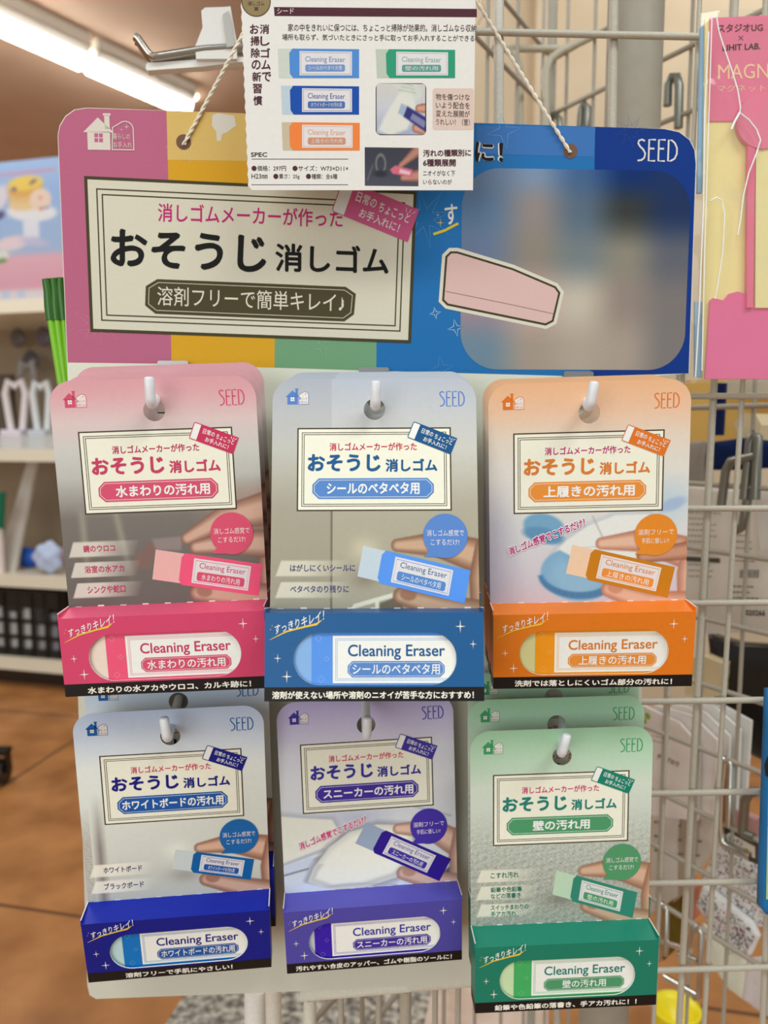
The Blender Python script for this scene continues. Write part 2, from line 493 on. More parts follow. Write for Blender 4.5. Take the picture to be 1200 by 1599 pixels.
def rng_noise(X, Y, sc, seed):
    r = np.random.RandomState(seed); out = np.zeros(X.shape)
    for k in range(26):
        a = r.rand() * 2 * math.pi; f = sc * (0.5 + r.rand() * 1.2)
        out += np.sin(X * math.cos(a) * f + Y * math.sin(a) * f * 1.2 + r.rand() * 7)
    return out / 26 ** 0.5
def strips(img, X, Y, rows):
    for (x0, y0, y1) in rows:
        x = X - x0 - (Y - y1) * 0.35
        m = soft(np.maximum(-x, np.maximum(y0 - Y, Y - y1)), 0.4) * np.clip(1 - (x - 10) / 18, 0, 1) ** 0.8
        blend(img, (222, 214, 202), m * 0.88)

def paint_pink(X, Y):
    im = vgrad(Y, [(0, (104, 97, 92)), (22, (112, 106, 101)), (38, (120, 114, 108)), (45, (150, 146, 140)), (55, (186, 184, 178)), (66, (200, 198, 194)), (78, (216, 194, 192)), (90, (216, 162, 168)), (96, (214, 154, 162))])
    blend(im, (84, 78, 74), np.clip((12 - np.abs(X + 30)) / 16, 0, 1) * np.clip((34 - Y) / 20, 0, 1) * 0.25)
    for x0 in (-33.5, -19):
        xs = x0 + (38 - Y) * (0.02 if x0 < -25 else 0.16)
        blend(im, (170, 162, 146), np.exp(-((X - xs) / 1.5) ** 2) * np.clip((Y - 8) / 20, 0, 1) * np.clip((44 - Y) / 5, 0, 1) * 0.55)
    blend(im, (176, 138, 124), np.clip((X - 12) / 26, 0, 1) * np.clip((Y - 24) / 14, 0, 1) * np.clip((54 - Y) / 12, 0, 1) * 0.75)
    sk, dk = (205, 166, 146), (132, 92, 78)
    # the blurred likeness in the polished metal
    blend(im, (132, 98, 92), soft(polyd(X, Y, [(-13, 21), (-5, 28), (-3, 25), (-7, 15), (-13, 16)]), 1.2) * 0.7)
    blend(im, (150, 135, 134), soft(polyd(X, Y, [(-5, 28.3), (8, 29), (7, 23), (-3.5, 23.5)]), 1.2) * 0.75)
    hand(im, X, Y, [(46, 40), (26, 36), (10, 28)], [(46, 0), (26, 2.5), (13, 4)], sk, dk)
    limb(im, X, Y, [(48, 24), (28, 25.5), (13.5, 24)], [6.5, 5, 2.8], (206, 168, 150), dk)
    strips(im, X, Y, [(-38.2, 21.6, 28.1), (-38.2, 12.8, 19.2), (-38.0, 3.9, 10.3)])
    return im
def paint_blue(X, Y):
    im = vgrad(Y, [(0, (168, 160, 146)), (30, (176, 169, 155)), (42, (178, 172, 160)), (55, (196, 192, 186)), (66, (206, 206, 206)), (80, (200, 202, 212)), (96, (184, 190, 212))])
    blend(im, (110, 100, 88), soft(np.abs(X + 17.6) - 0.35, 0.5) * (Y < 41))
    im *= (1 - 0.05 * (X < -17.6))[..., None]
    blend(im, (222, 212, 190), np.exp(-(((X + 4) / 6) ** 2 + ((Y - 24) / 5) ** 2)) * 0.6)
    blend(im, (120, 108, 94), np.exp(-(((X + 4) / 5) ** 2 + ((Y - 12) / 3.5) ** 2)) * 0.5)
    d1, _ = capsule(X, Y, (-8, 1), (8, 5.5), 0.9, 0.9); d2, _ = capsule(X, Y, (-8, 1), (-9.5, -2), 0.9, 0.9); d3, _ = capsule(X, Y, (1, 3), (1, -2), 0.8, 0.8)
    blend(im, (98, 86, 74), soft(polyd(X, Y, [(2, 2), (10, 5), (12, -1), (2, -1)]), 0.5) * 0.8)
    blend(im, (222, 218, 206), soft(np.minimum(np.minimum(d1, d2), d3), 0.5))
    hand(im, X, Y, [(46, 20), (26, 26), (9.5, 25.6)], [(46, -4), (26, 0.5), (11, 5)], (205, 168, 144), (128, 88, 70))
    strips(im, X, Y, [(-38.2, 13.1, 19.5), (-38.2, 4.4, 10.8)])
    return im
def paint_orange(X, Y):
    im = vgrad(Y, [(0, (190, 182, 196)), (16, (198, 194, 204)), (36, (208, 208, 206)), (60, (212, 208, 202)), (72, (216, 202, 188)), (84, (222, 184, 156)), (96, (222, 172, 132))])
    blend(im, (176, 172, 190), np.clip((-26 - X) / 14, 0, 1) * np.clip((55 - Y) / 20, 0, 1) * 0.7)
    blend(im, (176, 196, 208), np.clip(1 - np.hypot((X - 34) / 16, (Y - 44) / 14), 0, 1))
    blend(im, (150, 170, 205), soft(ellipse(X, Y, (36, 42.5), 6, 2.6, 20), 1.5) * 0.8)
    # far shoe toe, near shoe
    blend(im, (112, 158, 190), soft(ellipse(X, Y, (-19, 34), 9, 5.6, -14), 1.2))
    blend(im, (92, 140, 178), soft(ellipse(X, Y, (-19, 30), 9.2, 3.4, -14), 1.2))
    sh = polyd(X, Y, [(-19, 12), (-15, 22), (-9, 28), (0, 34), (12, 38.5), (26, 38.5), (30, 26), (14, 12), (4, 8), (-8, 8)])
    blend(im, (160, 170, 186), soft(sh - 0.8, 3) * 0.7)
    blend(im, (218, 220, 218), soft(sh, 1.2))
    blend(im, (186, 190, 190), np.clip(1 - np.abs(Y - (24.5 + (X - 2) * 0.05)) / 0.5, 0, 1) * ((X > -4) & (X < 14)) * 0.8)
    d, _ = capsule(X, Y, (2, 38), (8, 25), 0.3, 0.3); blend(im, (170, 172, 172), soft(d, 0.6))
    toe = np.maximum(ellipse(X, Y, (-4, 12.5), 16.5, 12, -8), (Y - 24.5 + (X + 14) * 0.55))
    blend(im, (122, 166, 198), soft(toe, 1.0))
    blend(im, (142, 182, 210), soft(toe + 3.5, 4) * 0.6)
    sole = np.maximum(ellipse(X, Y, (-4.5, 11), 17, 9.5, -7), ellipse(X, Y, (-5, 12.5), 17, 9, -7) * -1 - 1.2)
    blend(im, (74, 124, 168), soft(np.maximum(sole, Y - 12.4), 0.8))
    blend(im, (60, 108, 152), soft(np.maximum(sole + 0.8, Y - 10), 0.8) * (np.sin(X * 5) > 0.2) * 0.6)
    hand(im, X, Y, [(46, 20), (24, 27), (6, 26)], [(46, -3), (26, -0.5), (9.5, 5.5)], (216, 176, 154), (166, 112, 90))
    limb(im, X, Y, [(42, 22), (24, 20)], [4, 3], (190, 140, 116), (140, 90, 70))
    return im
def paint_navy(X, Y):
    im = vgrad(Y, [(0, (176, 174, 166)), (25, (194, 194, 188)), (55, (202, 204, 200)), (68, (206, 208, 208)), (80, (192, 200, 214)), (96, (164, 178, 208))])
    tex = (rng_noise(X, Y, 3.5, 3) * 8)[..., None]
    wall = (X < -38.5)[..., None] * np.clip((50 - Y) / 20, 0, 1)[..., None]
    im = im * (1 - wall) + (arr((170, 166, 160)) + tex) * wall
    bar = np.clip(1 - np.abs(X + 35.0) / 3.4, 0, 1) * np.clip((56 - Y) / 28, 0, 1)
    blend(im, (118, 108, 106), bar * 0.85)
    blend(im, (130, 124, 118), np.exp(-(((X - 3) / 8) ** 2 + ((Y - 11) / 4) ** 2)) * 0.55)
    blend(im, (226, 226, 218), np.exp(-(((X - 0) / 6) ** 2 + ((Y - 24) / 5) ** 2)) * 0.5)
    hand(im, X, Y, [(46, 21), (26, 26), (10.5, 24.6)], [(46, -3), (27, 3), (13, 7.6)], (200, 160, 138), (124, 82, 66))
    strips(im, X, Y, [(-38.4, 12.9, 19.2), (-38.4, 4.2, 10.6)])
    return im
def paint_purple(X, Y):
    im = vgrad(Y, [(0, (196, 200, 212)), (30, (196, 198, 204)), (55, (200, 200, 206)), (70, (198, 196, 208)), (84, (180, 174, 204)), (96, (160, 152, 194))])
    blend(im, (170, 174, 196), np.clip(1 - np.hypot((X + 6) / 20, (Y - 36) / 8), 0, 1) * 0.9)
    far = polyd(X, Y, [(-46, 40), (-34, 38), (-18, 36), (-14, 28), (-24, 18), (-46, 12)])
    blend(im, (140, 144, 164), soft(far - 1.0, 4) * 0.8)
    blend(im, (214, 212, 202), soft(far, 1.0))
    blend(im, (168, 172, 190), soft(np.abs(Y - (13.5 + (X + 46) * 0.32)) - 0.8, 1.2) * (X < -22) * (X > -46))
    blend(im, (190, 196, 214), soft(np.maximum(np.abs(Y - (10.6 + (X + 46) * 0.3)) - 2.0, X + 28), 1.2))
    blend(im, (110, 110, 120), soft(np.abs(Y - (8.4 + (X + 46) * 0.22)) - 0.4, 0.8) * (X < -30))
    near = polyd(X, Y, [(-31, 5), (-28, 12), (-20, 22), (-10, 29), (4, 32), (20, 30), (22, 14), (12, 4), (-4, 0), (-20, 0)])
    blend(im, (112, 112, 124), soft(near - 1.2, 4) * 0.85)
    blend(im, (220, 218, 208), soft(near, 0.8))
    blend(im, (176, 174, 176), np.exp(-((near + 1.6) / 1.3) ** 2) * (Y < 14) * 0.8)
    blend(im, (150, 150, 160), np.exp(-((Y - 2.2 + 0.02 * (X + 10) ** 2 * 0.2) / 0.5) ** 2) * (np.abs(X + 9) < 22) * 0.7)
    blend(im, (188, 186, 182), np.clip((near + 3.4) / 3.4, 0, 1) * soft(near, 1.2) * 0.75)
    blend(im, (196, 202, 220), soft(np.maximum(polyd(X, Y, [(-34, 5), (-30, 4), (-16, -1), (-34, -1)]), -50), 1.0))
    d, _ = capsule(X, Y, (22, 40), (40, 34), 0.4, 0.4); blend(im, (160, 162, 174), soft(d, 1))
    blend(im, (70, 66, 76), soft(polyd(X, Y, [(34, 4), (44, 12), (44, -2), (33, -2)]), 1.0) * 0.9)
    hand(im, X, Y, [(48, 16), (30, 28), (14, 29)], [(48, -4), (30, 1), (16, 6)], (208, 172, 156), (140, 104, 92))
    return im
def paint_green(X, Y):
    im = vgrad(Y, [(0, (152, 152, 146)), (25, (166, 166, 160)), (42, (178, 180, 174)), (58, (196, 200, 194)), (68, (200, 206, 198)), (80, (178, 202, 182)), (96, (146, 184, 154))])
    t = rng_noise(X, Y, 2.6, 5) + 0.6 * rng_noise(X, Y, 5.0, 8)
    im += (t * 11 * np.clip((58 - Y) / 22, 0, 1))[..., None]
    blend(im, (112, 104, 96), np.exp(-(((X - 0) / 7) ** 2 + ((Y - 12) / 3.4) ** 2)) * 0.6)
    hand(im, X, Y, [(46, 20), (26, 26.6), (11, 25.6)], [(46, -3), (28, 2.0), (13, 8)], (204, 164, 142), (138, 96, 78))
    strips(im, X, Y, [(-37.6, 21.8, 27.9), (-37.6, 13.0, 19.8), (-37.6, 4.5, 10.8)])
    return im

# ------------------------------------------------------------------ the eraser packs (millimetres in their own frame)
W, HC, HB, DT, EE = 0.085, 0.09562, 0.03531, 0.01303, 0.00143
MM = 0.001
KINDS = dict(
 pink=dict(pose=(-0.09287, 0.32517, -0.07367, 0.03818, 0.03303, 0.03473, 0.01264), paint=paint_pink, tone=(0.97, 0.975, 0.98), box=(203, 66, 104), top=(214, 84, 118), banner=(204, 78, 108), title=(190, 58, 96), tagc=(192, 48, 88),
   sleeve=(226, 84, 120), rubber=(226, 208, 196), bubble=(208, 78, 108), house=(200, 74, 106), red=(178, 28, 84), name='水まわりの汚れ用', nb=(-18.5, 21), foot='水まわりの水アカやウロコ、カルキ跡に！', fb=(-33, 35.3),
   tip=(222, 170, 166), er=((-3.7, 23.7), (41.3, 15.2), (-6.1, 10.8), 11.2, 16.6, 41), labels=[('鏡のウロコ', (-34.2, 23.6, -20.8, 26.7)), ('浴室の水アカ', (-34.4, 14.6, -17.6, 17.8)), ('シンクや蛇口', (-34.0, 5.6, -17.8, 9.0))], lc=(180, 40, 90), bt='消しゴム感覚で|こするだけ!', what='pink bathroom'),
 blue=dict(pose=(-0.0038, 0.30599, -0.07151, -0.20924, -0.00971, 0.00527, 0.01158), paint=paint_blue, tone=(0.94, 0.94, 0.91), box=(32, 88, 142), top=(34, 84, 136), banner=(84, 130, 196), title=(28, 86, 140), tagc=(22, 80, 132),
   sleeve=(84, 142, 226), rubber=(124, 168, 220), bubble=(86, 128, 196), house=(84, 122, 190), red=(190, 40, 74), name='シールのベタベタ用', nb=(-19.7, 18.6), foot='溶剤が使えない場所や溶剤のニオイが苦手な方におすすめ！', fb=(-39.5, 38.5),
   tip=(186, 198, 208), er=((-4.6, 25.5), (39, 15.0), (-7.0, 13.0), 8.2, 13.8, 38), labels=[('はがしにくいシールに', (-34.5, 15, -7.9, 18)), ('ベタベタのり残りに', (-34.4, 6.4, -10.5, 9.4))], lc=(60, 62, 110), bt='消しゴム感覚で|こするだけ!', what='blue sticker-residue'),
 orange=dict(pose=(0.08935, 0.33163, -0.07456, 0.04332, -0.03686, 0.02803, 0.01035), paint=paint_orange, box=(214, 116, 30), top=(228, 122, 40), banner=(220, 138, 56), title=(206, 120, 48), tagc=(212, 112, 36),
   sleeve=(230, 146, 28), rubber=(206, 202, 146), bubble=(216, 132, 40), house=(212, 110, 36), red=(176, 30, 110), name='上履きの汚れ用', nb=(-19.2, 19.7), foot='洗剤では落としにくいゴム部分の汚れに！', fb=(-33.3, 34.1),
   tip=(226, 194, 166), er=((-6.7, 25.7), (37.6, 14.6), (-9.4, 13.0), 8.6, 13.2, 40), labels=[], lc=(176, 24, 116), bt='溶剤フリーで|手肌に優しい!', diag=((-34, 21.2), (-1.0, 33.8)), what='orange indoor-shoe'),
 navy=dict(pose=(-0.09752, 0.34612, -0.22061, 0.09234, 0.10869, 0.0132, 0.00954), paint=paint_navy, tone=(1.06, 1.07, 1.06), box=(16, 26, 128), top=(22, 40, 160), banner=(24, 84, 160), title=(24, 26, 122), tagc=(22, 26, 124),
   sleeve=(10, 112, 190), rubber=(182, 212, 216), bubble=(24, 98, 166), house=(26, 88, 158), red=(196, 44, 80), name='ホワイトボードの汚れ用', nb=(-23.6, 22.6), foot='溶剤フリーで手肌にやさしい！', fb=(-25.5, 24.2),
   tip=(196, 204, 204), er=((-0.8, 24.7), (35.6, 16.4), (-2.8, 14.5), 8.6, 12.4, 33), labels=[('ホワイトボード', (-34.3, 14.7, -16.7, 17.8)), ('ブラックボード', (-34.6, 5.9, -16.4, 9.3))], lc=(50, 44, 90), bt='消しゴム感覚で|こするだけ!', what='navy whiteboard'),
 purple=dict(pose=(-0.00605, 0.35648, -0.22283, -0.00706, 0.07483, 0.0317, 0.00892), paint=paint_purple, tone=(1.04, 1.05, 1.05), box=(76, 70, 158), top=(86, 82, 178), banner=(64, 46, 152), title=(54, 50, 150), tagc=(62, 52, 150),
   sleeve=(54, 26, 164), rubber=(186, 192, 206), bubble=(66, 48, 160), house=(60, 50, 150), red=(200, 40, 84), name='スニーカーの汚れ用', nb=(-21.8, 22), foot='汚れやすい合皮のアッパー、ゴムや樹脂のソールに！', fb=(-38.2, 37.5),
   tip=(150, 164, 190), er=((-1.5, 33.5), (39.6, 11.4), (-7.3, 23.1), 9.2, 14.4, 39), labels=[], lc=(200, 40, 110), bt='溶剤フリーで|手肌に優しい!', diag=((-34.2, 21.5), (-1.2, 33.5)), what='purple sneaker'),
 green=dict(pose=(0.08347, 0.3418, -0.23143, 0.01434, 0.04174, 0.01791, 0.01147), paint=paint_green, tone=(1.0, 1.02, 1.0), box=(26, 118, 96), top=(34, 130, 108), banner=(74, 146, 102), title=(34, 124, 114), tagc=(22, 124, 104),
   sleeve=(64, 166, 94), rubber=(192, 216, 174), bubble=(78, 144, 100), house=(64, 146, 96), red=(196, 36, 100), name='壁の汚れ用', nb=(-13.5, 13.5), foot='鉛筆や色鉛筆の落書き、手アカ汚れに！！', fb=(-33.4, 33.2),
   tip=(180, 204, 180), er=((-2.0, 26.5), (36.7, 13.4), (-3.8, 14.4), 8.8, 13.0, 34), labels=[('こすれ汚れ', (-33.1, 23.6, -19.8, 26.6)), ('鉛筆や色鉛筆', (-33.1, 16.6, -18.3, 19.3)), ('などの落書き', (-33.1, 13.4, -18.9, 16.1)), ('スイッチまわりの', (-33.1, 7.6, -15.2, 10.2)), ('手アカ汚れ', (-33.1, 4.4, -21, 7.0))], lc=(28, 108, 92), bt='消しゴム感覚で|こするだけ!', what='green wall'),
)
CREAM = (234, 228, 212); INK = (64, 52, 40); WHT = (236, 234, 228)
LZ = 0.045   # millimetres between printed layers

def seed_logo(mb, x0, y0, x1, y1, col, z):
    """the thin tall four-letter mark, drawn stroke by stroke"""
    w = (x1 - x0); h = y1 - y0; t = h * 0.085
    def P(u, v): return (x0 + u * w, y0 + v * h)
    mb.stroke([P(0.17, 0.93), P(0.10, 1.0), P(0.02, 0.95), P(0.0, 0.82), P(0.05, 0.68), P(0.14, 0.52), P(0.19, 0.34), P(0.17, 0.14), P(0.10, 0.03), P(0.0, 0.0)], t, col, z)
    for u in (0.28, 0.53):
        mb.stroke([P(u + 0.17, 1.0), P(u, 1.0), P(u, 0.0), P(u + 0.17, 0.0)], t, col, z)
        mb.stroke([P(u, 0.58), P(u + 0.14, 0.58)], t, col, z)
    mb.stroke([P(0.78, 0.0), P(0.78, 1.0), P(0.86, 0.98), P(0.94, 0.86), P(1.0, 0.62), P(1.0, 0.34), P(0.95, 0.12), P(0.86, 0.02)], t, col, z, closed=True)

def house_logo(mb, x0, y0, s, col, bg, z, tagc=None):
    """small house with a four-pane window and a rounded word tag; s = width of the house"""
    def P(u, v): return (x0 + u * s, y0 + v * s)
    mb.poly([P(0.12, 0), P(0.9, 0), P(0.9, 0.62), P(0.12, 0.62)], col, z)
    mb.poly([P(-0.02, 0.58), P(1.04, 0.58), P(0.5, 1.08)], col, z)
    mb.poly([P(0.72, 0.7), P(0.9, 0.7), P(0.9, 1.16), P(0.72, 1.16)], col, z)
    mb.poly([P(0.68, 1.14), P(0.94, 1.14), P(0.94, 1.22), P(0.68, 1.22)], col, z)
    for du in (0, 0.16):
        for dv in (0, 0.16):
            mb.poly([P(0.36 + du, 0.26 + dv), P(0.49 + du, 0.26 + dv), P(0.49 + du, 0.39 + dv), P(0.36 + du, 0.39 + dv)], bg, z + LZ)
    tp = [P(0.94, 0.0), P(1.72, 0.0), P(1.72, 0.7)] + [P(1.43 + 0.29 * math.cos(a), 0.7 + 0.28 * math.sin(a)) for a in np.linspace(0.3, 2.3, 8)] + [P(0.98, 0.76)]
    if tagc is not None:
        mb.poly(tp, tagc, z); ring_col = col
    else: ring_col = bg if False else col
    mb.ring(tp, 0.035 * s, ring_col, z + LZ)
    tc = col
    mb.text('暮らしの', (*P(1.0, 0.36), *P(1.58, 0.56)), tc, z + LZ, 0.0, 2)
    mb.text('お手入れ', (*P(1.0, 0.08), *P(1.64, 0.28)), tc, z + LZ, 0.0, 2)
    mb.star(*P(1.48, 0.78), 0.13 * s, tc, z + LZ); mb.star(*P(1.3, 0.68), 0.07 * s, tc, z + LZ)

def eraser_tag(mb, k, TL, TR, BR, BL, sT, sB, col, z, white=WHT, outline=None):
    """small slanted eraser drawing with two lines of words"""
    TL, TR, BR, BL, sT, sB = (np.array(p, float) for p in (TL, TR, BR, BL, sT, sB))
    e1 = (TR - TL); e2 = (BL - TL)
    def Q(u, v): return tuple(TL + e1 * u + e2 * v)
    u0 = float(((sT - TL) @ e1) / (e1 @ e1))
    w = [Q(0.02, 0.0), Q(u0, 0.0), Q(u0, 1.0), Q(0.02, 1.0), Q(0.0, 0.93), Q(0.0, 0.07)][::-1]
    mb.poly(w, white, z)
    mb.ring(w, k * 0.35, outline if outline is not None else col, z + LZ)
    mb.poly([Q(u0, 1), Q(1, 1), Q(1, 0), Q(u0, 0)], col, z + LZ)
    def line(t, a, b, c, d): mb.text(t, (Q(a, d), Q(b, d), Q(a, c)), white, z + 2 * LZ, 0.015, 2)
    line('日常の', u0 + 0.06, u0 + 0.32, 0.16, 0.47)
    line('ちょこっと', u0 + 0.36, u0 + 0.76, 0.2, 0.5)
    line('お手入れに！', u0 + 0.16, u0 + 0.68, 0.58, 0.86)
    for a in (0.86, 0.895, 0.93): mb.stroke([Q(a, 0.2), Q(a + (a - 0.88) * 0.8, 0.08)], k * 0.22, white, z + 2 * LZ)

def eraser_picture(mb, k, er, z):
    """the eraser in the printed photograph"""
    A, B, D, s0, w0, w1 = er
    A, B, D = (np.array(p, float) for p in (A, B, D))
    L = np.hypot(*(B - A)); e1 = (B - A) / L; e2 = D - A
    def Q(x, v): return tuple(A + e1 * x + e2 * v)
    mb.poly([Q(0, 1), Q(s0 + 1, 1), Q(s0 + 1, 0), Q(0, 0)], k['tip'], z)
    mb.poly([Q(s0 + 1.4, 1.05), Q(L, 1.05), Q(L, -0.02), Q(s0 + 1.4, -0.02), Q(s0, 0.14), Q(s0, 0.9)], k['sleeve'] if k['what'][:4] in ('pink', 'blue') else [0.82 * c for c in k['sleeve']] if k['what'][:5] != 'green' else (48, 128, 108), z + LZ)
    mb.poly([Q(w0, 0.93), Q(w1, 0.93), Q(w1, 0.1), Q(w0, 0.1)], (214, 210, 212), z + 2 * LZ)
    fr = [Q(w0 + 0.8, 0.87), Q(w1 - 0.8, 0.87), Q(w1 - 0.8, 0.17), Q(w0 + 0.8, 0.17)]
    mb.stroke(fr, 0.22, k['sleeve'], z + 3 * LZ, closed=True)
    mb.text('Cleaning Eraser', (Q(w0 + 2.6, 0.47), Q(w1 - 2.2, 0.47), Q(w0 + 2.6, 0.22)), k['title'], z + 3 * LZ, 0.0, 2)
    mb.poly([Q(w0 + 2.0, 0.78), Q(w0 + 2.6, 0.83), Q(w1 - 2.6, 0.83), Q(w1 - 2.0, 0.78), Q(w1 - 2.0, 0.58), Q(w1 - 2.6, 0.53), Q(w0 + 2.6, 0.53), Q(w0 + 2.0, 0.58)], k['banner'], z + 3 * LZ)
    mb.text(k['name'], (Q(w0 + 4, 0.79), Q(w1 - 4, 0.79), Q(w0 + 4, 0.58)), WHT, z + 4 * LZ, 0.0, 2)

R_TOP = 9.5
def card_outline(n=8):
    return rrect(-42.5, 0, 42.5, 95.62, R_TOP, n, (0, 0, 1, 1))
HOLE = (0.1, 82.4, 4.5)
def card_sd(x, y):
    """signed distance (mm) inside the card outline"""
    qx = np.abs(x) - (42.5 - R_TOP); qy = y - (95.62 - R_TOP)
    corner = (qx > 0) & (qy > 0)
    return corner, qx, qy
def card_keep(x, y):
    corner, qx, qy = card_sd(x, y)
    ok = ~(corner & (np.hypot(qx, qy) > R_TOP))
    return ok & (np.hypot(x - HOLE[0], y - HOLE[1]) > HOLE[2])
def card_warp(x, y):
    corner, qx, qy = card_sd(x, y); r = np.hypot(qx, qy)
    out = corner & (r > R_TOP); f = np.where(out, R_TOP / np.maximum(r, 1e-6), 1)
    x = np.where(out, np.sign(x) * ((42.5 - R_TOP) + qx * f), x); y = np.where(out, (95.62 - R_TOP) + qy * f, y)
    dx, dy = x - HOLE[0], y - HOLE[1]; r = np.maximum(np.hypot(dx, dy), 1e-6); inn = r < HOLE[2]
    x = np.where(inn, HOLE[0] + dx / r * HOLE[2], x); y = np.where(inn, HOLE[1] + dy / r * HOLE[2], y)
    return x, y

def scaled(m=None):
    S = np.eye(4) * MM; S[3, 3] = 1
    return S

def make_card(k):
    mb = MB(scaled())
    # card stock: the sheet with its round hole, and its edges
    hole = [(HOLE[0] + HOLE[2] * math.cos(a), HOLE[1] + HOLE[2] * math.sin(a)) for a in np.linspace(0, 2 * math.pi, 40, endpoint=False)]
    o, h = holed(card_outline(), hole); n = len(o)
    for z, rev in ((0.0, False), (-0.45, True)):
        q = [(n + i, n + (i+1) % n, (i+1) % n, i) for i in range(n)]
        mb.add([(x, y, z) for x, y in o + h], [f[::-1] for f in q] if not rev else q, (206, 200, 188) if rev else (214, 210, 204))
    for rng_ in (o, h):
        mb.add([(x, y, 0) for x, y in rng_] + [(x, y, -0.45) for x, y in rng_], [(i, (i+1) % n, n + (i+1) % n, n + i) for i in range(n)], (226, 222, 214))
    z = 0.05
    mb.grid(-42.5, 42.5, 0, 95.62, 0.5, lambda X, Y: k['paint'](X, Y) * np.array(k.get('tone', (1, 1, 1))), z, card_keep, card_warp)
    z1 = z + LZ
    # title frame
    F = [(-32.0, 39.8), (31.8, 39.8), (31.8, 74.6), (-32.0, 74.6)]
    mb.poly(F, CREAM, z1); mb.ring(F, 0.55, INK, z1 + LZ)
    mb.ring(inset(F, 1.9), 0.28, INK, z1 + LZ); mb.ring(inset(F, 2.7), 0.28, INK, z1 + LZ)
    zt = z1 + 2 * LZ
    mb.text('消しゴムメーカーが作った', (-18.6, 64.9, 17.6, 68.3), k['red'], zt, 0.022, 3)
    mb.text('おそうじ', (-27.6, 56.2, 2.6, 63.6), k['title'], zt, 0.042, 4)
    mb.text('消しゴム', (4.6, 56.0, 26.0, 61.5), k['title'], zt, 0.04, 3)
    B = chamfer(-25.6, 44.8, 24.5, 53.4, 2.6)
    mb.poly(B, k['banner'], zt); mb.ring(inset(B, 0.7), 0.18, WHT, zt + LZ)
    mb.text(k['name'], (k['nb'][0], 46.6, k['nb'][1], 51.6), WHT, zt + LZ, 0.032, 3)
    eraser_tag(mb, 1.0, (16.4, 77.2), (34.4, 69.9), (31.6, 62.4), (13.6, 70.4), (19.6, 75.9), (17.1, 69.2), k['tagc'], zt + LZ)
    house_logo(mb, -37.0, 84.6, 5.6, k['house'], (232, 228, 224), z1, (222, 214, 208))
    seed_logo(mb, 27.4, 83.6, 37.5, 89.8, k['house'], z1)
    # picture: eraser, bubble, captions
    eraser_picture(mb, k, k['er'], z1)
    zb = z1 + 6 * LZ
    mb.circle(29.0, 29.4, 9.1, k['bubble'], zb)
    mb.poly([(20.2, 21.0), (26.5, 20.7), (23.0, 24.0)], k['bubble'], zb - 0.4 * LZ)
    a, b = k['bt'].split('|')
    mb.text(a, (21.4, 29.3, 36.6, 31.9), (226, 218, 216), zb + LZ, 0.0, 2); mb.text(b, (23.0, 25.6, 34.6, 28.0), (226, 218, 216), zb + LZ, 0.0, 2)
    for t, q in k['labels']: mb.text(t, q, k['lc'], z1, 0.022, 3)
    if 'diag' in k:
        p, q = (np.array(v, float) for v in k['diag']); d = (q - p) / np.hypot(*(q - p)); u = np.array([-d[1], d[0]]) * 3.9 + d * 0.6
        for off, bold, c in ((0, 0.11, (236, 232, 234)), (1, 0.03, k['lc'])):
            g = 0.35 * (1 - off)
            mb.text('消しゴム感覚でこするだけ！', (tuple(p - u / 3.9 * g - d * g), tuple(q - u / 3.9 * g + d * g), tuple(p + u * (1 + 2 * g / 3.9) - u / 3.9 * g - d * g)), c, zb + off * LZ, bold, 3)
    # torn perforation nibs along the fold
    for x in np.linspace(-38, 38, 9): mb.rect(x - 1.6, -0.05, x + 1.0, 0.35 + 0.25 * math.sin(x * 3), (222, 216, 212), z1)
    return mb

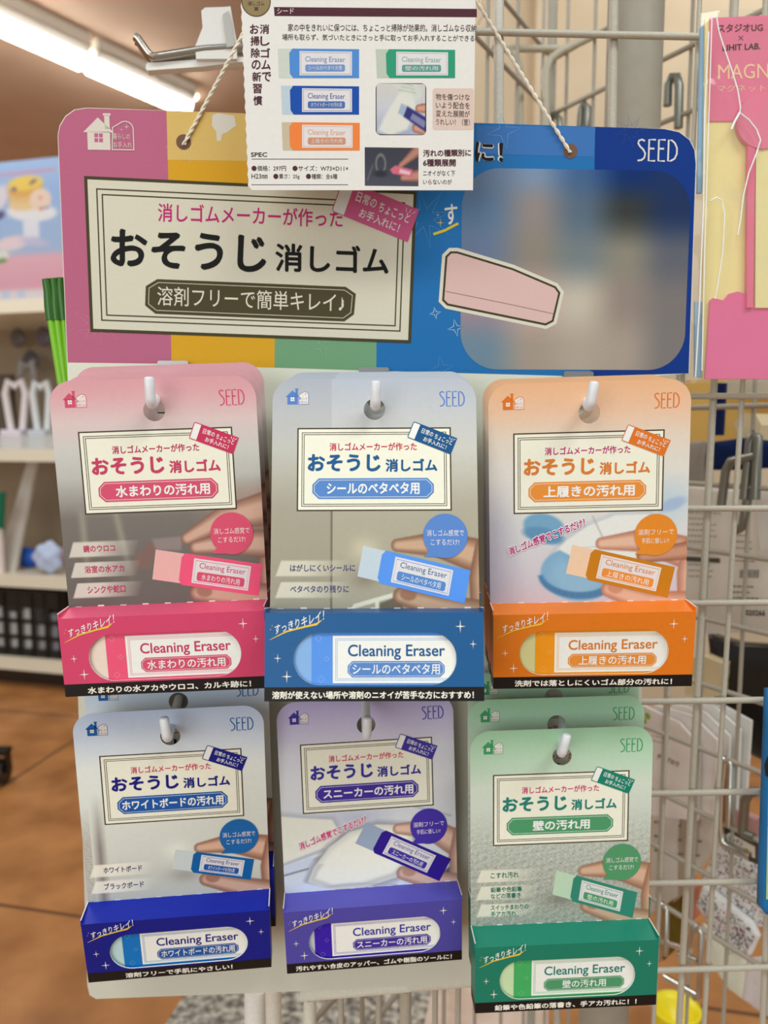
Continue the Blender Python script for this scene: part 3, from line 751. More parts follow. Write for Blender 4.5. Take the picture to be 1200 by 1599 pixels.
def make_carton(k, db):
    """the box below the card: top, sides, bottom, back and a front with a stadium window"""
    dt, hb, e, d = DT * 1000, HB * 1000, EE * 1000, db * 1000
    mb = MB(scaled()); w = 42.5; c = k['box']; tp = k['top']
    FT, FB = (-e, dt), (-hb, d)
    mb.add([(-w, 0, 0), (w, 0, 0), (w, FT[0], FT[1]), (-w, FT[0], FT[1])], [(3, 2, 1, 0)], tp)
    mb.add([(-w, -hb, 0), (w, -hb, 0), (w, FB[0], FB[1]), (-w, FB[0], FB[1])], [(0, 1, 2, 3)], (28, 24, 24))
    mb.add([(-w, 0, -0.3), (w, 0, -0.3), (w, -hb, -0.3), (-w, -hb, -0.3)], [(0, 1, 2, 3)], (200, 194, 184))
    sy = -hb + 5.5
    for s_ in (-1, 1):
        zs = d + (dt - d) * (5.5 / (hb - e))
        mb.add([(s_*w, 0, -0.3), (s_*w, FT[0], FT[1]), (s_*w, sy, zs), (s_*w, sy, -0.3)], [(0, 1, 2, 3) if s_ < 0 else (3, 2, 1, 0)], c)
        mb.add([(s_*w, sy, -0.3), (s_*w, sy, zs), (s_*w, FB[0], FB[1]), (s_*w, -hb, -0.3)], [(0, 1, 2, 3) if s_ < 0 else (3, 2, 1, 0)], (28, 24, 24))
        # end flap tucked under the top, its white edge just showing
        mb.box((s_*w - 0.2, -e - 1.2, 0.3), (s_*w + 0.25, 0.35, dt - 0.4), tp)
        mb.box((s_*w - 0.2, 0.35, 0.3), (s_*w + 0.25, 0.6, dt - 0.4), (226, 220, 214))
    # front face in its own (x, y) frame
    ay = np.array([0, hb - e, dt - d]); H = np.linalg.norm(ay); ay = ay / H; nz = np.cross([1, 0, 0], ay)
    F = np.eye(4); F[:3, 1] = ay; F[:3, 2] = nz; F[:3, 3] = (0, -hb, d)
    f = MB(scaled() @ F)
    slot = []
    for (cx_, a0) in ((21.9, -90), (-21.2, 90)):
        slot += [(cx_ + 10.05 * math.cos(math.radians(a0 + 180*i/20)), 16.25 + 10.05 * math.sin(math.radians(a0 + 180*i/20))) for i in range(21)]
    o, h = holed([(-42.5, 0), (42.5, 0), (42.5, H), (-42.5, H)], slot); n = len(o)
    f.add([(x, y, 0) for x, y in o + h], [(i, (i+1) % n, n + (i+1) % n, n + i) for i in range(n)], c)
    f.add([(x, y, 0) for x, y in h] + [(x, y, -0.5) for x, y in h], [(i, (i+1) % n, n + (i+1) % n, n + i) for i in range(n)], (226, 222, 216))
    f.add([(x, y, -0.5) for x, y in o + h], [(n + i, n + (i+1) % n, (i+1) % n, i) for i in range(n)], (214, 208, 200))
    z = LZ
    f.rect(-42.5, 0, 42.5, 5.4, (26, 22, 22), z)
    f.text(k['foot'], (k['fb'][0], 0.9, k['fb'][1], 3.9), (228, 224, 214), 2 * z, 0.034, 3)
    for x, y, r in ((33.5, 28.6, 2.6), (38.4, 21.8, 1.8), (-37.4, 16.5, 1.9), (-33.8, 9.5, 2.6)):
        f.star(x, y, r, (232, 222, 214), 2 * z, 4, 0.14)
    f.stroke([(-40.6, 23.6), (-34, 26.8), (-27, 28.6), (-22.4, 29.6), (-20.2, 31.2)], [0.15, 0.6, 0.7, 0.9, 0.2], (226, 186, 60), 2 * z)
    f.text('すっきり', ((-38.6, 25.6), (-29.0, 28.4), (-38.6, 29.2)), (240, 236, 232), 3 * z, 0.01, 2)
    f.text('キレイ！', ((-28.2, 28.4), (-19.4, 31.2), (-28.2, 32.3)), (240, 236, 232), 3 * z, 0.01, 2)
    for x, y in ((-40.2, 27.6), (-39.6, 29.0)): f.star(x, y, 0.6, (226, 186, 60), 2 * z)
    for v_, c_ in zip(f.V, f.C): mb.V.append(v_); mb.C.append(c_)
    mb.F += [tuple(i + mb.n for i in q) for q in f.F]; mb.S += f.S; mb.n += f.n
    return mb, scaled() @ F

def make_eraser(k, Fm):
    """eraser body and its printed paper sleeve, lying just behind the window"""
    r = MB(Fm)
    pts = rrect(-33.5, 4.0, 39.0, 27.6, 1.4, 4)
    r.prism(inset(pts, 0.35), -9.2, -1.5, k['rubber']); r.prism(pts, -8.8, -1.9, k['rubber'])
    s = MB(Fm); c = k['sleeve']
    sx = -24.3 if k['what'][:6] not in ('purple', 'navy w') else (-28.6 if k['what'][:6] == 'purple' else -25.6)
    prof = [(3.75, -9.4), (27.85, -9.4), (27.85, -1.3), (3.75, -1.3)]
    X0, X1 = sx, 38.2
    body = [(X0 + 1.2, 3.75), (X1, 3.75), (X1, 27.85), (X0 + 1.2, 27.85), (X0, 26.2), (X0, 5.4)]
    s.prism(body, -9.4, -1.3, c)
    wx = sx + 8.2
    z = -1.3 + LZ
    s.rect(wx, 6.7, 33.6, 25.0, (232, 230, 226), z)
    lc = [0.5 * (a + b) for a, b in zip(c, (232, 230, 226))]
    for i_ in (1.0, 1.6):
        s.ring([(wx + i_, 6.7 + i_), (33.6 - i_, 6.7 + i_), (33.6 - i_, 25.0 - i_), (wx + i_, 25.0 - i_)], 0.22, lc, z + LZ)
    s.text('Cleaning Eraser', (-10.2, 15.6, 27.6, 21.6), k['title'] if k['what'][:5] not in ('oran', ) else c, z + LZ, 0.016, 4)
    B = chamfer(-10.3, 8.9, 27.4, 15.2, 1.8)
    s.poly(B, k['banner'], z + LZ); s.ring(inset(B, 0.5), 0.14, (232, 230, 226), z + 2 * LZ)
    m = 8.55; hw = min(17.0, 2.05 * len(k['name']))
    s.text(k['name'], (m - hw, 10.0, m + hw, 14.1), (236, 234, 230), z + 2 * LZ, 0.016, 3)
    for x, y, rr in ((sx + 2.6, 24.0, 1.3), (sx + 5.8, 16.0, 1.0), (sx + 3.6, 8.2, 1.3)):
        s.stroke([(x + rr * math.cos(a), y + rr * math.sin(a)) for a in np.linspace(0, 2 * math.pi, 5)[:-1]], 0.15, lc, z, closed=True)
    return r, s

def pose_matrix(pose):
    tx, ty, tz, rx, ry, rz, db = pose
    Bm = Matrix(((1, 0, 0), (0, 0, -1), (0, 1, 0)))
    M = Bm @ Matrix.Rotation(ry, 3, 'Y') @ Matrix.Rotation(rx, 3, 'X') @ Matrix.Rotation(rz, 3, 'Z')
    M4 = M.to_4x4(); M4.translation = Vector((tx, ty, tz + CAM_H))
    M4.translation = M4 @ Vector((0, -HB, 0))      # origin at the foot of the box
    return M4
def make_pack(key, label):
    k = KINDS[key]
    t = thing('eraser_pack', label, 'eraser', group='%s eraser packs on their hook' % k['what'], M=pose_matrix(k['pose']))
    up = (0, HB, 0)
    make_card(k).build('backing_card', PRINT, t, up)
    cb, Fm = make_carton(k, k['pose'][6]); cb.build('carton', GLOSSY, t, up)
    r, s = make_eraser(k, Fm)
    ro = r.build('eraser', PLASTIC, t, up); s.build('paper_sleeve', GLOSSY, ro)
    return t
# each stack: how far the cards behind the front one sit to the side, up and back
PACKS = dict(
 pink=('front pink eraser pack for bathroom grime, on the hook under the pink stripe', [(0.0, 0.0024, 0.0142, 'second pink eraser pack, its top edge just showing behind the front pink one'), (0.0, 0.0068, 0.0285, 'rearmost pink eraser pack, rising highest behind the other pink ones')]),
 blue=('front blue eraser pack for sticker residue, middle of the upper row', [(0.0005, 0.0060, 0.0160, 'second blue sticker-residue eraser pack, close behind the front blue one'), (0.0005, 0.0118, 0.0325, 'rearmost blue sticker-residue eraser pack, against the board behind two others')]),
 orange=('front orange eraser pack for indoor shoes, right end of the upper row', [(0.0, 0.0012, 0.0142, 'second orange eraser pack, its left edge showing behind the front orange one'), (0.0, 0.0026, 0.0275, 'rearmost orange eraser pack, its left edge farthest out of the orange stack')]),
 navy=('front navy eraser pack for whiteboards, left end of the lower row', [(0.0018, 0.0100, 0.0142, 'rear navy whiteboard eraser pack, shaded card rising behind the front navy one')]),
 purple=('single purple eraser pack for sneakers, middle of the lower row', []),
 green=('front green eraser pack for walls, lowest pack at bottom right', [(0.0008, 0.0098, 0.0105 + 0.003, 'second green wall eraser pack, between the front green card and the rearmost one'), (0.0025, 0.0186, 0.0260, 'rearmost green wall eraser pack, highest and darkest of the green cards')]),
)
for key, (lab, behind) in PACKS.items():
    t = make_pack(key, lab)
    for dx, dz, dy, lb in behind:
        c = copy_tree(t); c['label'] = lb
        ax = t.matrix_world.to_3x3()
        c.matrix_world = Matrix.Translation(Vector((dx, 0, dz)) - (ax @ Vector((0, 0, 1))) * dy) @ t.matrix_world

# ------------------------------------------------------------------ the display board
def B2(px, py, off=0.0): return BOARD.loc(px, py, off)
def board_mb():
    mb = MB()
    out_px = [(90, 212), (93, 196), (102, 181), (116, 171), (136, 168), (380, 177), (745, 195), (1040, 201), (1062, 206), (1078, 218), (1086, 234), (1088, 256),
              (1077, 583), (1012, 588), (1003, 1080), (993, 1510), (984, 1521), (540, 1545), (150, 1560), (140, 1554), (136.5, 1540), (105, 567)]
    pts = [B2(*p) for p in out_px][::-1]
    mb.prism(pts, -0.0018, 0.0, (240, 242, 216), (214, 206, 186))
    Z = 0.00005
    z = Z
    # colour stripes of the header
    def q(px, col, zz): mb.poly([B2(*p) for p in px][::-1], col, zz)
    PK, YE, GR, BL, NV = (192, 106, 138), (222, 166, 44), (118, 164, 126), (40, 116, 184), (20, 58, 140)
    q([(91, 212), (94, 197), (103, 182), (117, 172), (137, 169), (260, 173), (263, 276), (268, 568), (106, 566)], PK, z)
    q([(260, 173), (427, 179), (431, 300), (429, 574), (268, 570), (263, 276)], YE, z)
    q([(427, 179), (590, 187), (590, 300), (588, 579), (429, 574), (431, 300)], GR, z)
    q([(590, 187), (930, 198), (928, 300), (922, 588), (588, 579), (590, 300)], BL, z)
    q([(930, 198), (1038, 201.5), (1061, 206.5), (1077, 218.5), (1085, 234.5), (1087, 256), (1076, 583), (922, 588), (928, 300)], NV, z)
    q([(260.5, 173.5), (426, 179.5), (429, 252), (262, 250)], (222, 188, 112), z + Z)
    q([(332, 180), (340, 177), (366, 181), (369, 196), (356, 206), (347, 210), (345, 220), (339, 221), (338, 206), (331, 196)], (224, 218, 208), z + 2 * Z)
    # woven blue of the right part
    q([(745, 196), (930, 199), (928, 245), (745, 240)], (66, 120, 190), z + Z)
    # faint sparkle outlines
    def spark(px, py, r, col, k=8):
        c = np.array(B2(px, py)); s_ = 0.374 / 1200
        pts_ = [(c[0] + (r if i % 2 == 0 else r * 0.3) * s_ * math.cos(math.pi * i / k + 0.2), c[1] + (r if i % 2 == 0 else r * 0.3) * s_ * math.sin(math.pi * i / k + 0.2)) for i in range(2 * k)]
        mb.stroke(pts_, 0.0003, col, z + 2 * Z, closed=True)
    spark(150, 508, 40, (226, 150, 182)); spark(664, 340, 44, (110, 174, 224)); spark(290, 224, 30, (232, 206, 146), 4); spark(504, 540, 22, (150, 190, 156), 4)
    spark(787, 205, 26, (120, 160, 214), 4); spark(985, 205, 26, (60, 96, 170), 8); spark(690, 575, 20, (90, 150, 210), 4)
    for (sx, sy, r) in ((680, 489, 9), (712, 512, 13)): spark(sx, sy, r, (196, 220, 236), 4)
    # printed picture at the right: soft pastel scene
    cells = np.array([[(110,130,160),(126,150,182),(69,103,150),(16,50,115),(30,54,104)], [(100,130,165),(150,140,140),(92,112,134),(58,62,62),(34,54,98)],
                      [(110,128,160),(146,137,126),(120,132,138),(144,139,126),(100,104,116)], [(169,140,150),(204,172,166),(202,192,176),(152,138,130),(128,122,122)],
                      [(116,140,160),(170,154,142),(182,165,151),(174,159,147),(130,124,124)]], float)
    xs = np.array([757, 833, 906, 979, 1046]); ys = np.array([268, 326, 398, 471, 546])
    def pic(X, Y):
        # X, Y are board metres; the scene is defined over the picture's own width and height
        u = np.interp(X, bx, xs); v = np.interp(-Y, by, ys)
        i = np.clip(np.searchsorted(xs, u) - 1, 0, 3); j = np.clip(np.searchsorted(ys, v) - 1, 0, 3)
        fu = np.clip((u - xs[i]) / (xs[i+1] - xs[i]), 0, 1); fv = np.clip((v - ys[j]) / (ys[j+1] - ys[j]), 0, 1)
        fu = fu * fu * (3 - 2 * fu); fv = fv * fv * (3 - 2 * fv)
        fu, fv = fu[..., None], fv[..., None]
        return cells[j, i] * (1-fu) * (1-fv) + cells[j, i+1] * fu * (1-fv) + cells[j+1, i] * (1-fu) * fv + cells[j+1, i+1] * fu * fv
    bx = np.array([B2(x, 400)[0] for x in xs]); by = np.array([-B2(900, y)[1] for y in ys])
    x0, y1 = B2(722, 262); x1, y0 = B2(1068, 578)
    ins = rrect(x0, y0, x1, y1, 0.018, 6)
    def pk(x, y):
        cx_, cy_ = np.clip(x, x0 + 0.018, x1 - 0.018), np.clip(y, y0 + 0.018, y1 - 0.018)
        return np.hypot(x - cx_, y - cy_) <= 0.0182
    def wp(x, y):
        cx_, cy_ = np.clip(x, x0 + 0.018, x1 - 0.018), np.clip(y, y0 + 0.018, y1 - 0.018)
        d = np.maximum(np.hypot(x - cx_, y - cy_), 1e-9); f = np.minimum(1, 0.018 / d)
        return cx_ + (x - cx_) * f, cy_ + (y - cy_) * f
    mb.grid(x0, x1, y0, y1, 0.0012, pic, z + 2 * Z, pk, wp)
    # outlined pink eraser drawing
    def blob(px, grow, col, zz):
        P_ = [B2(*p) for p in px][::-1]; mb.poly(inset(P_, -grow), col, zz)
    er = [(699, 402), (705, 396), (714, 396), (800, 422), (866, 450), (872, 458), (862, 500), (852, 505), (700, 474), (694, 468)]
    blob(er, 0.0026, (226, 220, 204), z + 3 * Z); blob(er, 0.0010, (70, 64, 44), z + 4 * Z); blob(er, 0.0, (226, 190, 186), z + 5 * Z)
    mb.stroke([B2(696, 455), B2(790, 474), B2(864, 490)], 0.0003, (150, 120, 110), z + 6 * Z)
    # title plate
    OL = (74, 70, 48); CR = (222, 216, 198)
    F = [B2(141.5, 518), B2(642, 536), B2(651, 299), B2(131.7, 275)]
    mb.poly(F, CR, z + 3 * Z); mb.ring(F, 0.0014, OL, z + 4 * Z)
    mb.ring(inset(F, 0.0052), 0.0006, OL, z + 4 * Z); mb.ring(inset(F, 0.0076), 0.0006, OL, z + 4 * Z)
    def tx(t, bl, br, tl, col, zz, bold=0.02, res=4): mb.text(t, (B2(*bl), B2(*br), B2(*tl)), col, zz, bold, res)
    tx('消しゴムメーカーが作った', (247, 346), (535, 356), (247, 317), (196, 44, 122), z + 5 * Z, 0.014)
    tx('おそうじ', (173, 417), (416, 426), (173, 357), (32, 32, 32), z + 5 * Z, 0.032, 6)
    tx('消しゴム', (430, 424), (607, 430), (430, 379), (32, 32, 32), z + 5 * Z, 0.026, 5)
    bn = [(228, 447), (246, 436), (540, 448), (556, 459), (553, 491), (538, 502), (243, 490), (227, 477)]
    Bn = [B2(*p) for p in bn][::-1]
    mb.poly(Bn, (80, 74, 50), z + 5 * Z); mb.ring(inset(Bn, 0.0014), 0.0003, (214, 208, 190), z + 6 * Z)
    tx('溶剤フリーで簡単キレイ♪', (246, 477), (538, 488), (246, 447), (226, 220, 204), z + 6 * Z, 0.004)
    eraser_b = [B2(*p) for p in ((536, 279), (655, 328), (635, 379), (518, 330), (556, 287), (540, 334))]
    mm = MB(np.diag([MM, MM, 1.0, 1.0]))
    eraser_tag(mm, 1.1, *[(p[0] * 1000, p[1] * 1000) for p in eraser_b], (206, 96, 142), 0.0)
    for v_, c_ in zip(mm.V, mm.C):
        v_ = v_.copy(); v_[:, 2] = z + 6 * Z + v_[:, 2] / LZ * Z; mb.V.append(v_); mb.C.append(c_)
    mb.F += [tuple(i + mb.n for i in f_) for f_ in mm.F]; mb.S += mm.S; mb.n += mm.n
    # house mark, words and yellow swash at the right
    mm = MB(np.diag([MM, MM, 1.0, 1.0])); hx = B2(132, 234)
    house_logo(mm, hx[0] * 1000, hx[1] * 1000, 13.2, (226, 216, 206), (200, 106, 148), 0.0)
    for v_, c_ in zip(mm.V, mm.C):
        v_ = v_.copy(); v_[:, 2] = z + 3 * Z + v_[:, 2] / LZ * Z; mb.V.append(v_); mb.C.append(c_)
    mb.F += [tuple(i + mb.n for i in f_) for f_ in mm.F]; mb.S += mm.S; mb.n += mm.n
    tx('す', (696, 352), (716, 350), (694, 320), (236, 236, 232), z + 3 * Z, 0.02)
    mb.stroke([B2(677, 366), B2(695, 360), B2(716, 349)], 0.0012, (220, 200, 60), z + 3 * Z)
    for sx, sy, r in ((688, 348, 7), (684, 336, 4)): mb.star(*B2(sx, sy), r * 0.374 / 1200, (230, 210, 90), z + 3 * Z)
    for bold, c_, zz in ((0.07, (232, 232, 228), 3), (0.03, (34, 30, 30), 4)): tx('に！', (742, 252), (786, 254), (742, 221), c_, z + zz * Z, bold)
    s0 = B2(996, 251); s1 = B2(1058, 219)
    seed_logo(mb, s0[0], s0[1], s1[0], s1[1], (228, 226, 222), z + 3 * Z)
    # punched cord holes
    for hx_, hy_ in ((287, 222), (891, 236)): mb.circle(*B2(hx_, hy_), 0.0034, (120, 92, 78), z + 4 * Z, 24)
    return mb
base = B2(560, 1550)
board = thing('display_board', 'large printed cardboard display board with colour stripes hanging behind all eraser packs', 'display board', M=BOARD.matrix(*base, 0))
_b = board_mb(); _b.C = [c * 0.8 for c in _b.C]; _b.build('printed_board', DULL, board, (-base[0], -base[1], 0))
def cord(pts, label):
    mb = MB()
    P = [Vector(p) for p in pts]
    path = [P[0].lerp(P[1], i / 200) for i in range(201)]
    side = Vector((0.0006, 0, 0))
    for ph in (0, math.pi):
        mb.tube([p + Vector((0.0005 * math.cos(i * 0.7 + ph), 0.0005 * math.sin(i * 0.7 + ph), 0)) for i, p in enumerate(path)], 0.00055, (222, 214, 200), 6)
    inv = board.matrix_world.inverted()
    o = mb.build('hanging_cord', CLOTH, board); o.matrix_parent_inverse = Matrix(); o.matrix_world = Matrix()
    o.matrix_basis = inv
    o['label'] = label
    return o
apex = BOARD.hit(563, -290, 0.004)
cord([BOARD.hit(287, 226, 0.001), apex], 'white twisted cord from the left punched hole')
cord([BOARD.hit(891, 238, 0.001), apex], 'white twisted cord from the right punched hole')

# ------------------------------------------------------------------ hooks that carry the packs
def peg(key, elbow, top, Y, label, seat=None):
    e = at_depth(*elbow, Y); tp = at_depth(*top, Y - 0.001)
    k = (BOARD.p0 - e) @ BOARD.n
    bk = e + BOARD.n * k * 1.0; back = Vector(bk) + Vector((0, 0, 0.012 if key in ('pink', 'blue', 'orange') else 0.016))
    if seat: back = Vector(BOARD.hit(*seat, 0.001))
    root = thing('peg_hook', label, 'hook', tuple(back), 'white peg hooks holding the eraser packs')
    f = Vector(e) - back
    h = MB()
    path = [Vector((0, 0, 0)), f * 0.5, f * 0.93]
    upv = (Vector(tp) - Vector(e))
    for a in np.linspace(0.2, 1.0, 6):
        path.append(f * (0.93 + 0.07 * math.sin(a * math.pi / 2)) + upv * 0.3 * (1 - math.cos(a * math.pi / 2)))
    path += [f + upv * 0.6, f + upv * 0.92, f + upv * 0.98, f + upv]
    r = [0.0021] * (len(path) - 2) + [0.0017, 0.0008]
    h.tube([tuple(p) for p in path], r, (214, 216, 222), 14)
    h.build('hook_rod', PLASTIC, root)
    b = MB(np.array([[BOARD.ex[0], 0, BOARD.n[0], 0], [BOARD.ex[1], 0, BOARD.n[1], 0], [0, 1, 0, 0], [0, 0, 0, 1]], float))
    b.prism(rrect(-0.0072, -0.010, 0.0072, 0.0042, 0.001), 0.0002, 0.0022, (150, 150, 152))
    b.build('base_plate', STEEL, root)
    return root
peg('pink', (236, 635), (233, 588), 0.312, 'white peg hook through the pink packs at upper left', (272, 578))
peg('blue', (586.5, 637), (587.5, 594), 0.314, 'white peg hook through the blue sticker-residue packs', (584, 588))
peg('orange', (921, 638), (929, 595), 0.316, 'white peg hook through the orange indoor-shoe packs', (902, 594))
peg('navy', (261, 1156), (256, 1120), 0.327, 'white peg hook through the navy whiteboard packs', (280, 1088))
peg('purple', (573, 1153), (574, 1119), 0.327, 'white peg hook reaching far in front of the single purple pack')
peg('green', (877, 1180), (886, 1146), 0.328, 'white peg hook through the green packs at bottom right', (880, 1100))
#@@REST
# ------------------------------------------------------------------ the magazine clipping in its clear sleeve
SHEET = Plane((0, 0.347, CAM_H), 2.0)
def S2(px, py): return SHEET.loc(px, py)
def clipping():
    base = S2(560, 297)
    t = thing('info_sheet', 'white magazine clipping in a clear sleeve hanging over the top of the display board', 'leaflet', M=SHEET.matrix(*base, 0))
    mb = MB(); Z = 0.00005
    out = [(374, -60), (388, 290), (394, 297), (713, 298), (739, 297), (744, -60)]
    P = [S2(*p) for p in out][::-1]
    # toothed left and lower edge where it was torn from the pad
    left = [S2(374 + 14 * i / 40 + (0.8 if i % 2 else -0.8), -60 + 350 * i / 40) for i in range(41)]
    edge = [S2(739, 297), S2(744, -60)] + left + [S2(394, 297)]
    mb.prism(edge, -0.0003, 0.0, (216, 213, 210), (226, 222, 216))
    def tx(tt, bl, br, tl, col, bold=0.006, z=2, res=2): mb.text(tt, (S2(*bl), S2(*br), S2(*tl)), col, z * Z, bold, res)
    def q(px, col, z): mb.poly([S2(*p) for p in px][::-1], col, z * Z)
    BR = (74, 34, 46); TX = (66, 56, 56)
    q([(428, 11), (745, 14), (745, 27), (429, 25)], BR, 1)
    tx('シード', (433, 22), (459, 22), (433, 13), (214, 204, 196))
    mb.circle(*S2(400, 2), 0.0062, (136, 118, 82), Z); mb.ring([(S2(400, 2)[0] + 0.0062 * math.cos(a), S2(400, 2)[1] + 0.0062 * math.sin(a)) for a in np.linspace(0, 2*math.pi, 40)[:-1]], 0.0004, (84, 70, 46), 2 * Z)
    tx('消しゴム', (387, 9), (413, 9), (387, 2), TX); tx('賞', (397, 17), (404, 17), (397, 11), TX)
    tx('家の中をきれいに保つには、ちょこっと掃除が効果的。消しゴムなら収納', (450, 49), (744, 50), (450, 37), TX)
    tx('場所も取らず、気づいたときにさっと手に取ってお手入れすることができる', (441, 63), (741, 65), (441, 53), TX)
    for i, ch in enumerate('消しゴムで'):
        y = 38 + i * 18.6; tx(ch, (406 + i * 0.8, y + 15), (420.5 + i * 0.8, y + 15), (406 + i * 0.8, y), BR, 0.024, 2, 3) if ch != 'ー' else None
    for i, ch in enumerate('お掃除の新習慣'):
        y = 38 + i * 18.6; tx(ch, (390.5 + i * 0.9, y + 15), (404.5 + i * 0.9, y + 15), (390.5 + i * 0.9, y), BR, 0.024, 2, 3)
    for (x0, y0, x1, y1, xs, xl, tip, sl, nm, tc) in (
        (434, 76, 561, 122, 453, 468, (190, 196, 190), (72, 130, 200), 'シールのベタベタ用', (96, 126, 176)),
        (587, 77, 711, 122, 604, 619, (176, 186, 172), (40, 142, 110), '壁の汚れ用', (120, 160, 144)),
        (439, 134, 561, 179, 454, 472, (176, 192, 204), (12, 70, 160), 'ホワイトボードの汚れ用', (30, 64, 140)),
        (440, 191, 562, 235, 453, 472, (186, 174, 152), (222, 122, 58), '上履きの汚れ用', (214, 150, 110))):
        q([(x0, y0), (xs + 6, y0), (xs + 6, y1), (x0 + 2, y1)], tip, 1)
        q([(xs + 4, y0), (x1, y0 + 1), (x1, y1), (xs + 5, y1), (xs, y1 - 7), (xs - 1, y0 + 7)], sl, 2)
        q([(xl, y0 + 4), (x1 - 11, y0 + 5), (x1 - 11, y1 - 4), (xl, y1 - 4)], (210, 206, 210), 3)
        mb.ring([S2(*p) for p in ((xl + 2, y1 - 6), (x1 - 13, y1 - 6), (x1 - 13, y0 + 7), (xl + 2, y0 + 6))], 0.0001, tc, 4 * Z)
        mm = (y0 + y1) / 2
        tx('Cleaning Eraser', (xl + 9, mm), (x1 - 22, mm + 1), (xl + 9, mm - 11), tc, 0.0, 4)
        B_ = chamfer(xl + 9, mm + 2, x1 - 22, mm + 13, 2); mb.poly([S2(*p) for p in B_][::-1], [0.6 * a + 0.4 * b for a, b in zip(sl, (150, 150, 180))], 4 * Z)
        tx(nm, (xl + 14, mm + 11), (x1 - 27, mm + 11), (xl + 14, mm + 4), (214, 210, 208), 0.0, 5)
    # shoe photograph
    fr = rrect(587, 130, 666, 211, 8, 5); mb.poly([S2(*p) for p in fr][::-1], (62, 46, 50), Z)
    o = S2(588.5, 210); kx = 0.345 / 1200
    def shoe(X, Y):
        u = (X - o[0]) / kx; v = (Y - o[1]) / kx
        im = vgrad(v, [(0, (150, 160, 186)), (40, (186, 188, 196)), (80, (196, 190, 184))])
        blend(im, (206, 206, 200), soft(polyd(u, v, [(2, 6), (14, 30), (34, 60), (50, 66), (60, 40), (46, 8), (20, -2)]), 5))
        blend(im, (198, 206, 196), soft(np.maximum(capsule(u, v, (34, 78), (56, 60), 11, 11)[0], 0), 3))
        for k in range(3): blend(im, (164, 176, 160), soft(capsule(u, v, (33 + 4*k, 64 + 5*k), (58 - 2*k, 60 + 5*k), 0.8, 0.8)[0], 2))
        limb(im, u, v, [(90, 40), (64, 38)], [9, 6], (196, 144, 124), (140, 90, 76)); limb(im, u, v, [(86, 4), (60, 10)], [9, 7], (196, 144, 124), (140, 90, 76))
        blend(im, (150, 166, 188), soft(polyd(u, v, [(37, 45), (46, 41), (40, 26), (32, 31)]), 2))
        blend(im, (44, 44, 108), soft(polyd(u, v, [(46, 41), (80, 22), (74, 4), (40, 26)]), 2))
        blend(im, (170, 170, 196), soft(polyd(u, v, [(54, 31), (75, 19), (71, 10), (50, 23)]), 2) * 0.6)
        return im
    g0 = S2(588.5, 209.5); g1 = S2(664.5, 131.5)
    mb.grid(g0[0], g1[0], g0[1], g1[1], 0.00045, shoe, 2 * Z, lambda x, y: np.hypot(x - np.clip(x, g0[0] + 0.0018, g1[0] - 0.0018), y - np.clip(y, g0[1] + 0.0018, g1[1] - 0.0018)) < 0.0019)
    # sink photograph
    o2 = S2(570, 290)
    def sink(X, Y):
        u = (X - o2[0]) / kx; v = (Y - o2[1]) / kx
        im = vgrad(v, [(0, (70, 70, 84)), (30, (58, 58, 72)), (60, (52, 52, 62))])
        blend(im, (112, 116, 112), soft(np.abs(ellipse(u, v, (24, 32), 7, 13)) - 1.1, 2)); blend(im, (40, 40, 50), soft(ellipse(u, v, (24, 18), 10, 5), 4))
        blend(im, (96, 98, 110), soft(capsule(u, v, (4, 8), (12, 30), 0.8, 0.8)[0], 2))
        limb(im, u, v, [(80, 52), (66, 40), (54, 30)], [9, 6, 4], (168, 120, 104), (104, 66, 58)); limb(im, u, v, [(86, 16), (70, 14), (58, 12)], [10, 8, 5], (176, 126, 112), (110, 70, 62))
        blend(im, (196, 96, 116), soft(polyd(u, v, [(46, 30), (72, 24), (72, 13), (42, 18), (38, 24)]), 2)); blend(im, (206, 176, 184), soft(polyd(u, v, [(53, 25), (69, 21), (68, 16), (52, 19)]), 2))
        return im
    g0 = S2(570, 290); g1 = S2(654, 231); mb.grid(g0[0], g1[0], g0[1], g1[1], 0.00045, sink, Z)
    # pale pink note
    B_ = rrect(676, 138, 740, 203, 4, 4); mb.poly([S2(*p) for p in B_][::-1], (206, 184, 174), Z)
    for i, l in enumerate(('物を傷つけな', 'いよう配合を', '変えた展開が', 'うれしい！（菅）')): tx(l, (681, 156.5 + 13 * i), (734, 157.5 + 13 * i), (681, 146 + 13 * i), TX)
    # specification lines
    tx('SPEC', (392, 245), (417.5, 245), (392, 238), (40, 34, 36), 0.02)
    for y in (248, 288): q([(393, y), (544, y), (544, y + 1), (393, y + 1)], (60, 54, 54), 1)
    for px, py in ((397, 263), (461, 263), (431, 275.5), (482, 275.5)): mb.circle(*S2(px, py), 0.0011, BR, Z, 16)
    tx('価格：297円', (402, 267), (447, 267), (402, 258.5), TX); tx('サイズ：W73×D11×', (466, 267), (544, 267), (466, 258.5), TX)
    tx('H23㎜', (393, 279), (418, 279), (393, 271.5), TX); tx('重さ：25g', (436, 280), (468, 280), (436, 271.5), TX); tx('種類：全6種', (487, 279.5), (527, 279.5), (487, 271.5), TX)
    tx('汚れの種類別に', (661, 245), (736, 244), (661, 234), BR, 0.03); tx('6種類展開', (661, 260), (712, 260), (661, 248.5), BR, 0.03)
    tx('ニオイがなく下', (661, 275), (711, 275), (661, 266), TX); tx('いらないのが', (661, 288), (706, 288), (661, 280), TX)
    mb.build('printed_sheet', PAPER, t, (-base[0], -base[1], 0))
    f = MB()
    a, b = S2(371, -60), S2(771, 302)
    nx, ny = 26, 30; vs = []
